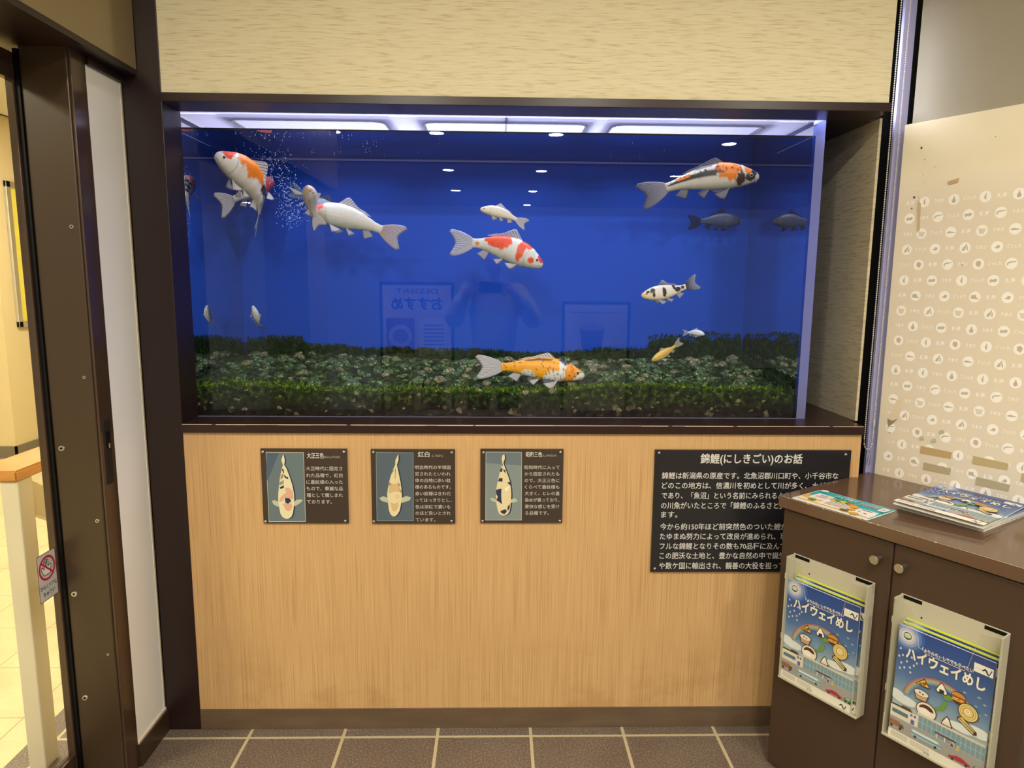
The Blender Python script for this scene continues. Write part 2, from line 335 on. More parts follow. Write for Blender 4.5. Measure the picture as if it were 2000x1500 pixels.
# ------------------------------------------------------------------ the room
CEIL = 2.70
YW = 0.0455            # face of the aquarium wall
XL, XR = -0.949, 1.131
struct(box('floor', 'tile_dark', -1.46, 5.0, -9.5, 0.9, -0.05, 0.0))
struct(box('floor_hall', 'tile_beige', -6.0, -1.46, -5.0, 6.0, -0.05, 0.0))
struct(box('ceiling', 'ceiling_white', -6.0, 5.0, -9.5, 6.0, CEIL, CEIL+0.05))
struct(box('wall_upper', 'wallpaper', XL, XR, YW, YW+0.03, 1.962, CEIL))
struct(box('wall_lower', 'wood_panel', XL, XR+0.003, YW, YW+0.03, 0.07, 0.985))
struct(box('baseboard_back', 'baseboard', XL, XR+0.003, YW-0.003, YW+0.02, 0.0, 0.0705, bevel=0.0012))
struct(box('trim_1', 'dark_column', -1.056, XL, YW-0.002, 0.16, 0.0, CEIL, bevel=0.002))       # dark post at the left of the tank
bm = bmesh.new()                                                    # board over the tank: front strip and right return
bx(bm, XL, XR+0.006, YW-0.008, 0.158, 1.938, 1.962, 0.0012); bx(bm, 1.004, 1.152, 0.158, 0.76, 1.938, 1.962)
struct(finish(bm, 'trim_2', 'dark_trim'))
bm = bmesh.new()                                                    # ledge under the tank
bx(bm, XL, XR+0.006, YW-0.012, 0.13, 0.984, 1.0105, 0.0014); bx(bm, -1.0, 1.152, 0.13, 0.76, 0.984, 1.0105)
struct(finish(bm, 'trim_3', 'dark_trim'))
bm = bmesh.new(); rw = random.Random(11); x = XL+.004  # front edge of the ledge: wear, plus its highlight put in as pale strips
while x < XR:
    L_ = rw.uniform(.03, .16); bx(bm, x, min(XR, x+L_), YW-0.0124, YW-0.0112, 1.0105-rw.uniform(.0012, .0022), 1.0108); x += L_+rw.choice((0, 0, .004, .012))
o = finish(bm, 'worn_bright_edge', 'worn'); o.parent = bpy.data.objects['trim_3']; o['label'] = 'pale worn front edge with a painted highlight'
struct(box('wall_niche_right', 'wallpaper_shaded', 1.150, 1.158, 0.122, 0.78, 1.0108, 1.9378))
struct(box('wall_niche_back', 'plain_wall', -1.2, 1.16, 0.76, 0.80, 0.0, CEIL))
struct(box('lid_dimmer_panel', 'dimmer_grey', -1.04, 1.15, 0.745, 0.759, 1.955, 2.4))  # added grey panel, dims what shows through the tank lids
# right: dark window beside the niche, lilac jamb, angled wall
w = struct(empty('window_1', (1.2, 0.2, 0)))
o = box('frame_gap', 'black', 1.159, 1.30, 0.20, 0.215, 0.0, CEIL); o.parent = w; o.matrix_parent_inverse = w.matrix_world.inverted() if False else Matrix.Translation((-1.2, -0.2, 0))
o = box('jamb', 'lilac_jamb', 1.2055, 1.2420, 0.135, 0.15, 0.0, CEIL, bevel=0.002); o.parent = w; o.matrix_parent_inverse = Matrix.Translation((-1.2, -0.2, 0)); o['label'] = 'lilac upright jamb'
o = box('gasket', 'black', 1.2420, 1.275, 0.14, 0.15, 0.0, CEIL); o.parent = w; o.matrix_parent_inverse = Matrix.Translation((-1.2, -0.2, 0))
T = Vector((0.53, -0.848, 0)).normalized(); NV = Vector((T.y, -T.x, 0)); ANG = atan2(T.y, T.x)   # along / out of the angled wall
BP = Vector((1.211, 0.098, 0))
def angled(p, off=0.0): return Matrix.Translation(Vector(p)+NV*off) @ Matrix.Rotation(ANG, 4, 'Z')
bm = bmesh.new(); bx(bm, 0.018, 4.5, 0.012, 0.04, 0, CEIL); struct(finish(bm, 'wall_right', 'plain_wall', mw=angled(BP)))

# ------------------------------------------------------------------ left: door, fixed panel, hall
d1 = struct(empty('door_1', (-1.06, -0.16, 0)))
DI = Matrix.Translation((1.06, 0.16, 0))
def dpart(o, label=None):
    o.parent = d1; o.matrix_parent_inverse = DI
    if label: o['label'] = label
    return o
dpart(box('post', 'door_brown', -1.183, -1.066, -0.194, -0.13, 0.0, 2.015, bevel=0.003))
st = dpart(box('stile', 'door_stile', -1.066, -1.059, -0.190, -0.127, 0.0, 2.012, bevel=0.0015), 'glossy brown edge strip')
bm = bmesh.new()
bx(bm, -1.060, -1.0565, -0.177, -0.147, 0.885, 1.060, 0.001)
h = finish(bm, 'pull_handle', 'rubber'); h.parent = st; h.matrix_parent_inverse = Matrix.Identity(4); h['label'] = 'dark recessed pull with steel catch'
bm = bmesh.new(); bx(bm, -1.0568, -1.054, -0.169, -0.155, 0.985, 1.03); bx(bm, -1.0565, -1.0535, -0.166, -0.158, 0.985, 0.998, 0, 1)
hh = finish(bm, 'catch', ['black', 'steel']); hh.parent = st
for x, z, r in ((-1.087, 1.572, .006), (-1.087, 1.183, .005), (-1.163, 0.991, .0085), (-1.084, 0.789, .006), (-1.164, 0.578, .0085), (-1.085, 0.399, .004), (-1.16, 0.267, .0085)):
    bm = bmesh.new(); cyl(bm, (x, -0.194, z), (x, -0.1965, z), r, r*0.8, 18); cyl(bm, (x, -0.1965, z), (x, -0.1968, z), r*0.42, r*0.42, 12)
    for f in bm.faces:
        if f.calc_center_median().y < -0.19655: f.material_index = 1
    dpart(finish(bm, 'screw', ['steel', 'black']))
dpart(box('seal', 'black', -1.194, -1.183, -0.199, -0.15, 0.0, 2.0))
bm = bmesh.new(); bx(bm, -1.214, -1.194, -0.206, -0.17, 0.02, 1.99, 0.002); bx(bm, -1.214, -1.194, -1.6, -0.206, 0.02, 0.10); bx(bm, -1.214, -1.194, -1.6, -0.206, 1.925, 1.99)
dpart(finish(bm, 'glass_frame', 'door_stile'))
dpart(box('glass_pane', 'door_glass', -1.206, -1.200, -1.6, -0.206, 0.10, 1.925))
# sticker on the door glass
fl = Flat(); fl.rect(-.038, .038, -.065, .065, '#c9cac8')
fl.line([(-.037, -.064), (.037, -.064), (.037, .064), (-.037, .064), (-.037, -.064)], .002, '#7d3038')
fl.poly([(-.014, .004), (.012, .004), (.016, .026), (.012, .03), (.006, .024), (.006, .044), (.002, .044), (.001, .026), (-.001, .047), (-.005, .047), (-.005, .026), (-.008, .044), (-.012, .043), (-.011, .02), (-.02, .03), (-.024, .026)], '#efefec')
fl.line([(-.014, .004), (.012, .004), (.016, .026), (.012, .03), (.006, .024), (.006, .044), (.002, .044), (.001, .026), (-.001, .047), (-.005, .047), (-.005, .026), (-.008, .044), (-.012, .043), (-.011, .02), (-.02, .03), (-.024, .026), (-.014, .004)], .0022, '#333333')
fl.ring(0, .022, .0275, .0335, '#c4243a'); fl.line([(-.021, .041), (.021, .003)], .005, '#c4243a')
fl.text('ひらくドアに', -.033, .033, -.027, .013, '#222222', .01); fl.text('ちゅうい', -.024, .024, -.046, .013, '#222222', .01)
ps = PX(93, 1124, -1.199)
sk = fl.done('warning_sticker', 'print', mw=Matrix.Translation(ps) @ Matrix.Rotation(pi/2, 4, 'Z'))
tag(sk, 'grey sticker on the door glass, red crossed-out hand above black lettering', 'sticker')
# door header: engine cover and dark soffit
struct(box('trim_4', 'transom_brown', -1.32, -1.012, -2.2, YW-0.004, 2.020, CEIL, bevel=0.002))
struct(box('trim_5', 'dark_column', -1.32, -1.014, -2.2, YW-0.003, 2.006, 2.020))
# fixed white panel with its rails
p2 = struct(empty('window_2', (-1.06, 0, 0)))
def ppart(o):
    o.parent = p2; o.matrix_parent_inverse = Matrix.Translation((1.06, 0, 0)); return o
ppart(box('pane', 'white_panel', -1.072, -1.060, -0.127, YW-0.002, 0.075, 1.985))
bm = bmesh.new(); bx(bm, -1.075, -1.050, -0.127, YW-0.002, 0.0, 0.072, 0.001); ppart(finish(bm, 'bottom_rail', 'door_brown'))
bm = bmesh.new(); bx(bm, -1.0615, -1.056, -0.127, YW-0.002, 0.072, 0.080, 0.0005); ppart(finish(bm, 'sealing_strip', 'post_white'))
ppart(box('top_rail', 'dark_column', -1.075, -1.05, -0.127, YW-0.002, 1.985, 2.016))
ppart(box('side_bead', 'post_white', -1.0625, -1.0585, YW-0.010, YW-0.003, 0.08, 1.985))
struct(box('wall_left', 'hall_wall', -1.20, -1.076, -0.13, 0.80, 0.0, CEIL))
struct(box('wall_hall_side', 'hall_wall', -1.20, -1.12, 0.80, 6.0, 0.0, CEIL))
struct(box('wall_left_front', 'plain_wall', -1.30, -1.06, -2.0, -1.6, 0.0, CEIL))
# hall beyond the glass
pb = PZ(33, 895, 0.0)
def hallwall(name, x0, x1, y0, y1, z0=0, z1=CEIL, m='hall_wall'): return struct(box(name, m, x0, x1, y0, y1, z0, z1))
hallwall('wall_hall_far', pb.x-0.1, pb.x, pb.y, 6.0)
hallwall('wall_hall_front', -6.0, pb.x-0.1, pb.y, pb.y+0.1)
hallwall('wall_hall_end', -6.0, -1.2, 5.95, 6.05)
hallwall('wall_hall_left', -6.05, -6.0, -5.0, 4.0)
struct(box('baseboard_hall', 'hall_base', pb.x, pb.x+0.015, pb.y-0.015, 5.9, 0.0, 0.10))
struct(box('baseboard_hall_front', 'hall_base', -6.0, pb.x+0.015, pb.y-0.015, pb.y, 0.0, 0.10))
for k, dy in enumerate((0.42, 1.3)):
    struct(box('trim_%d' % (6+k), 'hall_base', pb.x, pb.x+0.002, pb.y+dy, pb.y+dy+0.006, 0.1, CEIL))
struct(box('trim_8', 'rail_wood', pb.x+.001, pb.x+0.03, pb.y-0.02, 5.9, PX(10, 168, pb.x).z, CEIL))
# handrail with post and brace
rz_ = PY(42, 912, -0.10).z
hr = empty('handrail', (-1.36, -0.12, 0)); tag(hr, 'pale wood handrail on a white post beyond the door glass', 'handrail')
HI = Matrix.Translation((1.36, 0.12, 0))
def hpart(o): o.parent = hr; o.matrix_parent_inverse = HI; return o
e1 = PY(42, 925, -0.13)
bm = bmesh.new()
zt = e1.z+0.012; zb_ = zt-0.032
def prism(bm, pts, z0, z1):
    lo = [bm.verts.new((x, y, z0)) for x, y in pts]; hi = [bm.verts.new((x, y, z1)) for x, y in pts]; n_ = len(pts)
    bm.faces.new(lo[::-1]); bm.faces.new(hi)
    for i in range(n_): bm.faces.new((lo[i], lo[(i+1) % n_], hi[(i+1) % n_], hi[i]))
prism(bm, [(e1.x, -0.15), (e1.x, 1.5), (e1.x-0.12, 1.5), (e1.x-0.12, -0.05), (-2.6, -0.05), (-2.6, -0.15)], zb_, zt)
bmesh.ops.bevel(bm, geom=bm.edges[:], offset=0.005, segments=2, affect='EDGES'); hpart(finish(bm, 'rail', 'rail_wood'))
pf = PZ(75, 1499, 0.0)
hpart(box('post', 'post_white', e1.x-0.055, e1.x-0.006, -0.14, -0.08, 0.0, zb_, bevel=0.003))
bm = bmesh.new()
a = Vector((e1.x-0.03, -0.08, zb_-0.01)); b_ = Vector((e1.x-0.03, 0.42, zb_-0.32))
for v0, v1 in (((a), (b_)),):
    q = [a+Vector((dx, 0, dz)) for dx in (-.012, .012) for dz in (0, -.10)]; p_ = [b_+Vector((dx, 0, dz)) for dx in (-.012, .012) for dz in (0, -.10)]
    vs = [bm.verts.new(x) for x in (q[0], q[1], q[3], q[2], p_[0], p_[1], p_[3], p_[2])]
    for i in ((0, 1, 2, 3), (7, 6, 5, 4), (0, 4, 5, 1), (1, 5, 6, 2), (2, 6, 7, 3), (3, 7, 4, 0)): bm.faces.new([vs[j] for j in i])
hpart(finish(bm, 'brace', 'post_white'))
# framed poster on the hall wall
pt, pbm = PX(10, 352, pb.x+0.02), PX(37, 640, pb.x+0.02)
pw = 0.9; ph = pt.z-pbm.z
po = empty('poster', (pb.x+0.012, pt.y+pw/2, pbm.z+ph/2)); tag(po, 'yellow and teal poster in a silver frame seen through the door glass', 'poster')
po.rotation_euler = (0, 0, pi/2)
bm = bmesh.new(); e = 0.05
for a in ((-pw/2, pw/2, ph/2-e, ph/2), (-pw/2, pw/2, -ph/2, -ph/2+e), (-pw/2, -pw/2+e, -ph/2, ph/2), (pw/2-e, pw/2, -ph/2, ph/2)): bx(bm, a[0], a[1], -0.012, 0.012, a[2], a[3], 0.004)
finish(bm, 'frame', 'alu', po)
fl = Flat(); fl.y = -0.002; fl.rect(-pw/2+e, pw/2-e, -ph/2+e, ph/2-e, '#e8dc62')
fl.rect(-pw/2+.15, pw/2-.15, -.02, ph/2-.2, '#3f8f9a'); fl.poly([(-pw/2+.15, -.12), (-.1, .05), (.2, .0), (pw/2-.15, .1), (pw/2-.15, -.45), (-pw/2+.15, -.45)], '#e2a84c')
fl.disc(-pw/2+.24, ph/2-.29, .075, .085, '#eef0e2'); fl.text('山', -pw/2+.19, -pw/2+.29, ph/2-.29, .1, '#2c4a46', .02)
fl.text('バス', -pw/2+.21, .1, ph/2-.52, .2, '#f3f3ee', .03); fl.rect(-pw/2+.15, pw/2-.15, -ph/2+.25, -ph/2+.42, '#3c8a3c'); fl.text('のりば', -pw/2+.2, .0, -ph/2+.335, .1, '#ecf2e4', .02)
for k in range(14): fl.rect(-.28+.012*k, -.25+.012*k, -.05-.028*k, -.035-.028*k, '#7c5ea8' if k % 2 else '#5d5248')
fl.done('print', 'print', po)

# ------------------------------------------------------------------ aquarium
YF, YB = 0.158, 0.69           # front face of the acrylic, blue back
TX0, TX1 = -0.985, 0.975       # inner faces of the side panes
ZB, ZW, ZF = 1.0105, 1.894, 1.942
aq = empty('aquarium', (0, 0.42, ZB)); tag(aq, 'large acrylic fish tank with bright blue back, built into the wall', 'aquarium')
def apart(o, label=None):
    o.parent = aq; o.matrix_parent_inverse = Matrix.Translation((0, -0.42, -ZB))
    if label: o['label'] = label
    return o
apart(box('front_pane', 'tank_glass', TX0, TX1, YF, YF+0.02, ZB, ZF))
bm = bmesh.new(); bx(bm, TX1, TX1+0.029, YF, YB+0.01, ZB, ZF)
for f in bm.faces: f.material_index = 0 if f.normal.x < -0.9 else (2 if f.normal.x > .9 else 1)
apart(finish(bm, 'side_pane', ['tank_side', 'edge_acrylic', 'tank_blue'], smooth='keep'))
bm = bmesh.new(); bx(bm, TX0-0.025, TX0, YF, YB+0.01, ZB, ZF)
for f in bm.faces: f.material_index = 0 if f.normal.x > 0.9 else 1
apart(finish(bm, 'side_pane', ['tank_side', 'tank_blue'], smooth='keep'))
apart(box('back_panel', 'tank_blue', TX0-0.025, TX1+0.029, YB, YB+0.012, ZB, ZF), 'bright blue back panel')
# opaque blue outer faces are added to block tank light from the niche wall
def rrect(x0, x1, y0, y1, r, n=7):
    out = []
    for cx_, cy_, a in ((x1-r, y1-r, 0), (x0+r, y1-r, pi/2), (x0+r, y0+r, pi), (x1-r, y0+r, 3*pi/2)):
        for k in range(n+1): out.append((cx_+r*cos(a+pi/2*k/n), cy_+r*sin(a+pi/2*k/n)))
    return out
HOLES = [(-0.845, -0.355), (-0.235, 0.285), (0.365, 0.855)]
HY0, HY1 = 0.236, 0.60
# flange: strips around three rounded openings
bm = bmesh.new()
def slab(bm, loop, z0, z1):
    prism(bm, loop, z0, z1)
def frame_between(bm, outer, hole, z0, z1):
    """plate with one rounded hole: connect hole ring to points spread on the outer rectangle"""
    x0, x1, y0, y1 = outer; n_ = len(hole); cx_ = sum(p[0] for p in hole)/n_; cy_ = sum(p[1] for p in hole)/n_
    def proj_(p):
        dx, dy = p[0]-cx_, p[1]-cy_; t_ = 1e9
        if dx > 0: t_ = min(t_, (x1-cx_)/dx)
        if dx < 0: t_ = min(t_, (x0-cx_)/dx)
        if dy > 0: t_ = min(t_, (y1-cy_)/dy)
        if dy < 0: t_ = min(t_, (y0-cy_)/dy)
        return (cx_+dx*t_, cy_+dy*t_)
    hc = [min(range(n_), key=lambda i: (proj_(hole[i])[0]-c[0])**2+(proj_(hole[i])[1]-c[1])**2) for c in ((x0, y0), (x1, y0), (x1, y1), (x0, y1))]
    outp = [proj_(p) for p in hole]
    for i, c in zip(hc, ((x0, y0), (x1, y0), (x1, y1), (x0, y1))): outp[i] = c
    rings = [[bm.verts.new((*p, z)) for p in loop] for loop, z in ((outp, z0), (hole, z0), (hole, z1), (outp, z1))]
    for i in range(n_):
        j = (i+1) % n_
        for a, b in ((0, 1), (1, 2), (2, 3)): bm.faces.new((rings[a][i], rings[a][j], rings[b][j], rings[b][i]))
cuts = [TX0, (HOLES[0][1]+HOLES[1][0])/2, (HOLES[1][1]+HOLES[2][0])/2, TX1]
loops = []
for k, (a, b) in enumerate(HOLES):
    hl = rrect(a, b, HY0, HY1, 0.045); loops.append(hl); frame_between(bm, (cuts[k], cuts[k+1], YF+0.02, YB), hl, ZF-0.006, ZF+0.004)
apart(finish(bm, 'top_flange', 'flange_acrylic'), 'frosted white rim plate with three rounded openings')
for k, (a, b) in enumerate(HOLES):
    lid = box('lid', 'lid_acrylic', a-0.02, b+0.02, HY0-0.02, HY1+0.02, ZF+0.006, ZF+0.012); apart(lid)
    bm = bmesh.new(); tube(bm, [(x, y, ZF-0.006) for x, y in loops[k]]+[(loops[k][0][0], loops[k][0][1], ZF-0.006)], 0.0042, 6)
    rim = finish(bm, 'rim', 'rim_acrylic', smooth=True); rim.parent = lid
    if k == 1:
        bm = bmesh.new(); bx(bm, 0.024, 0.030, YF+0.02, HY1, ZF-0.008, ZF+0.006); sm = finish(bm, 'seam', 'rim_acrylic'); sm.parent = lid
bm = bmesh.new(); bx(bm, TX0, TX1, YF+0.012, YF+0.022, ZF-0.004, ZF+0.004, 0.001)
for xx in (TX0, TX1-0.008): bx(bm, xx, xx+0.008, YF+0.02, YB, ZF-0.012, ZF-0.005)
apart(finish(bm, 'bright_seam_bead', 'rim_acrylic'))
apart(box('bright_seam_bead', 'edge_acrylic', TX0+.01, TX1+.028, YF-.0012, YF+.0003, ZB, ZB+.0012))  # pale strip put in for the glimmer along the bottom seam
# water line seams on side and back panes
bm = bmesh.new()
nx, ny = 40, 14
gv = [[bm.verts.new((TX0+0.0005+(TX1-TX0-0.001)*i/nx, YF+0.0205+(YB-YF-0.021)*j/ny, ZW)) for j in range(ny+1)] for i in range(nx+1)]
for i in range(nx):
    for j in range(ny): bm.faces.new((gv[i][j], gv[i+1][j], gv[i+1][j+1], gv[i][j+1]))
wt = finish(bm, 'water', 'water', smooth='keep'); tag(wt, 'clear water filling the blue aquarium up to the line below its rim', 'water', kind='stuff')
bm = bmesh.new()
bx(bm, TX0+0.001, TX1-0.001, YB-0.004, YB-0.0005, ZW-0.0035, ZW+0.002)
apart(finish(bm, 'water_line', 'line_blue'), 'pale line where water meets the back')
bm = bmesh.new(); bx(bm, TX0+0.001, TX1-0.001, YF+0.0203, YF+0.0213, ZW-0.002, ZW+0.003); apart(finish(bm, 'water_line', 'rubber'), 'dark line of the water surface on the front pane')
# gravel bed
def bed_z(x, y):
    k = (y-YF)/(YB-YF); base = 1.088+0.052*k**0.8
    base += 0.018*noise.noise(Vector((x*2.3, y*3, 1.7)))+0.012*max(0, (x-0.55))*k*3+0.02*max(0, (-0.5-x))*k
    return base+0.008*noise.noise(Vector((x*13, y*13, 0.3)))
def cobble(x, y):
    d = noise.voronoi(Vector((x*34+.6*noise.noise(Vector((x*9, y*9, 1))), y*40, .5)))[0]
    return .014*(1-min(1, d[0]*1.15)**2)
bm = bmesh.new(); nx, ny = 420, 110
gv = [[None]*(ny+1) for _ in range(nx+1)]
for i in range(nx+1):
    for j in range(ny+1):
        x = TX0+0.001+(TX1-TX0-0.002)*i/nx; y = YF+0.0225+(YB-YF-0.024)*j/ny
        gv[i][j] = bm.verts.new((x, y, bed_z(x, y)-.006+cobble(x, y)+0.003*noise.noise(Vector((x*70, y*70, 5)))))
for i in range(nx):
    for j in range(ny): bm.faces.new((gv[i][j], gv[i+1][j], gv[i+1][j+1], gv[i][j+1]))
nz = 12
fr = [[gv[i][0] if k == nz else bm.verts.new((gv[i][0].co.x, YF+0.0225+0.002*noise.noise(Vector((i*.37, k*.9, 2)))+0.002, ZB+(gv[i][0].co.z-ZB)*k/nz)) for k in range(nz+1)] for i in range(nx+1)]
for i in range(nx):
    for k in range(nz): bm.faces.new((fr[i][k], fr[i+1][k], fr[i+1][k+1], fr[i][k+1]))
tag(finish(bm, 'gravel', 'gravel', smooth=True), 'dark gravel bed across the aquarium floor behind the front pane', 'gravel', kind='stuff')
# algae: fuzzy lip along the front and film on the back
bm = bmesh.new()
rng = random.Random(3)
def film_h2(x): return max(.012, 0.042+0.040*noise.noise(Vector((x*3, 9, 3)))+(0.055 if x > .6 else 0)+(0.02 if x < -.75 else 0))
def tuft(bm, x, y, z, s, lean=0):
    n_ = 4; vs = []
    top = bm.verts.new((x+rng.uniform(-.4, .4)*s, y+rng.uniform(-.3, .3)*s, z+s*rng.uniform(.6, 1.2)))
    for k in range(n_): a = 2*pi*k/n_+rng.random(); vs.append(bm.verts.new((x+s*.55*cos(a), y+s*.45*sin(a), z-s*.3)))
    for k in range(n_): bm.faces.new((vs[k], vs[(k+1) % n_], top))
for k in range(6500):
    x = rng.uniform(TX0+.01, TX1-.01); dens = 0.5+0.5*noise.noise(Vector((x*5, 0, 3)))
    if rng.random() > 0.35+dens: continue
    y = YF+0.028+abs(rng.gauss(0, .022)); tuft(bm, x, y, bed_z(x, y)+rng.uniform(-.016, .012), rng.uniform(.0035, .009))
near = set(bm.faces)
for k in range(5200):
    x = rng.uniform(TX0+.01, TX1-.01); y = YB-rng.uniform(.006, .022)
    hmax = film_h2(x)
    z = bed_z(x, y)+max(0, hmax)*rng.random(); tuft(bm, x, y, z, rng.uniform(.004, .009))
def film_h(x): return max(.012, 0.042+0.040*noise.noise(Vector((x*3, 9, 3)))+(0.055 if x > .6 else 0)+(0.02 if x < -.75 else 0))
fv = [[bm.verts.new((TX0+.004+(TX1-TX0-.008)*i/160, YB-.004-.010*(1-k/6)**.5*(1+.6*noise.noise(Vector((i*.45, k*.8, 4)))), bed_z(TX0+(TX1-TX0)*i/160, YB)-.02+(.02+film_h(TX0+(TX1-TX0)*i/160)*(.78+.3*noise.noise(Vector((i*.31, 2, 8)))))*k/6)) for k in range(7)] for i in range(161)]
for i in range(160):
    for k in range(6): bm.faces.new((fv[i][k], fv[i+1][k], fv[i+1][k+1], fv[i][k+1]))
for k in range(900):
    x = TX1-rng.uniform(.008, .03); y = rng.uniform(YF+.03, YB-.02); tuft(bm, x, y, bed_z(x, y)+.03*rng.random(), rng.uniform(.004, .01))
for f in bm.faces:
    if f not in near: f.material_index = 1
tag(finish(bm, 'algae', ['algae', 'algae_hazed'], smooth='keep'), 'green algae coating the stones and lower edges of the tank', 'algae', kind='stuff')
# stones: the large ones one by one
proto = []
for k in range(9):
    bm = bmesh.new(); bmesh.ops.create_icosphere(bm, subdivisions=3, radius=1); sd = Vector((k*7.3, 2.1, k))
    sc = (rng.uniform(.8, 1.25), rng.uniform(.7, 1.0), rng.uniform(.5, .8))
    for v in bm.verts:
        d = 1+0.38*noise.noise(v.co*1.3+sd)+0.12*noise.noise(v.co*3.4+sd); v.co = Vector((v.co.x*sc[0], v.co.y*sc[1], v.co.z*sc[2]))*d
    me = bpy.data.meshes.new('stone'); bm.to_mesh(me); bm.free()
    for p in me.polygons: p.use_smooth = True
    me.materials.append(M['stone_pale' if k in (3, 7) else 'stone']); proto.append(me)
def stone(me, p, s, label, group):
    o = bpy.data.objects.new('stone', me); COL.objects.link(o); o.location = p
    o.rotation_euler = (rng.uniform(-.5, .5), rng.uniform(-.5, .5), rng.uniform(0, 6.28)); o.scale = (s, s, s); tag(o, label, 'stone', group)
placed = []; tries = 0
while len(placed) < 235 and tries < 9000:
    tries += 1
    y = YF+0.05+(YB-YF-0.085)*rng.random()**0.8; x = rng.uniform(TX0+.03, TX1-.03); s = rng.uniform(.012, .027)
    if any((x-a)**2+(y-b)**2 < (0.82*(s+c))**2 for a, b, c in placed): continue
    if y > YB-.06 and -.15 < x < .25: continue
    placed.append((x, y, s)); stone(proto[rng.randrange(9)], (x, y, bed_z(x, y)+s*.25), s, 'algae-greened stone lying on top of the gravel bed', 'stones on the gravel bed')
kk = 0; fpl = []
while kk < 60 and tries < 30000:
    tries += 1
    x = rng.uniform(TX0+.02, TX1-.03); z = ZB+.012+rng.random()*0.07; s = rng.uniform(.004, .015)
    if any((x-a)**2+(z-b)**2 < (1.1*(s+c))**2 for a, b, c in fpl): continue
    fpl.append((x, z, s)); kk += 1
    stone(proto[rng.choice((3, 7, 3, 7, 1, 4))], (x, YF+.0235+s*.72, z), s, 'small stone pressed against the front pane inside the gravel', 'stones in the gravel against the pane')
# bubbles
bm = bmesh.new()
def bub(p, r): bmesh.ops.create_icosphere(bm, subdivisions=1, radius=r, matrix=Matrix.Translation(p))
for k in range(620):
    u = rng.random(); c = PY(568-26*u+10*sin(u*5), 440-140*u, 0.42); sp = .012+.030*u
    if u < .45: sp += .016*(1-abs(u-.25)*3)
    bub(c+Vector((rng.gauss(0, sp), rng.gauss(0, .03), rng.gauss(0, .008))), rng.uniform(.0005, .0017))
for k in range(120): c = PY(rng.uniform(352, 372), rng.uniform(320, 480), .21); bub(c, rng.uniform(.0006, .0015))
for k in range(60):
    x = rng.uniform(-.93, .9)
    if rng.random() < .6: x = rng.uniform(-.95, -.35)
    bub(Vector((x, rng.uniform(.22, .64), ZW-.002-abs(rng.gauss(0, .003)))), rng.uniform(.0005, .0014))
tag(finish(bm, 'air_bubbles', 'bubble', smooth='keep'), 'cloud of tiny air bubbles rising past the koi at the left', 'bubbles', kind='stuff')

# ------------------------------------------------------------------ koi
WH = '#e9e6df'; RED = '#e8502c'; ORG = '#f08420'; BLK = '#24242a'; YEL = '#f2a81c'; GRY = '#59636c'
def ss(a, b, x): t_ = max(0, min(1, (x-a)/(b-a))); return t_*t_*(3-2*t_)
def interp(tab, t_):
    for (a, va), (b, vb) in zip(tab[:-1], tab[1:]):
        if t_ <= b:
            k = (t_-a)/(b-a); k = k*k*(3-2*k)*.5+k*.5; return va+(vb-va)*k
    return tab[-1][1]
HT = [(0, .022), (.02, .040), (.06, .058), (.12, .078), (.2, .100), (.3, .119), (.42, .126), (.55, .118), (.68, .096), (.8, .068), (.9, .047), (.96, .042), (1, .044)]
HB = [(0, .016), (.02, .030), (.06, .047), (.12, .066), (.2, .086), (.3, .100), (.42, .104), (.55, .097), (.68, .078), (.8, .056), (.9, .042), (.96, .038), (1, .040)]
WD = [(0, .022), (.02, .040), (.06, .058), (.12, .074), (.2, .088), (.3, .092), (.42, .088), (.55, .074), (.68, .056), (.8, .036), (.9, .021), (.96, .013), (1, .008)]
SL = 0.80
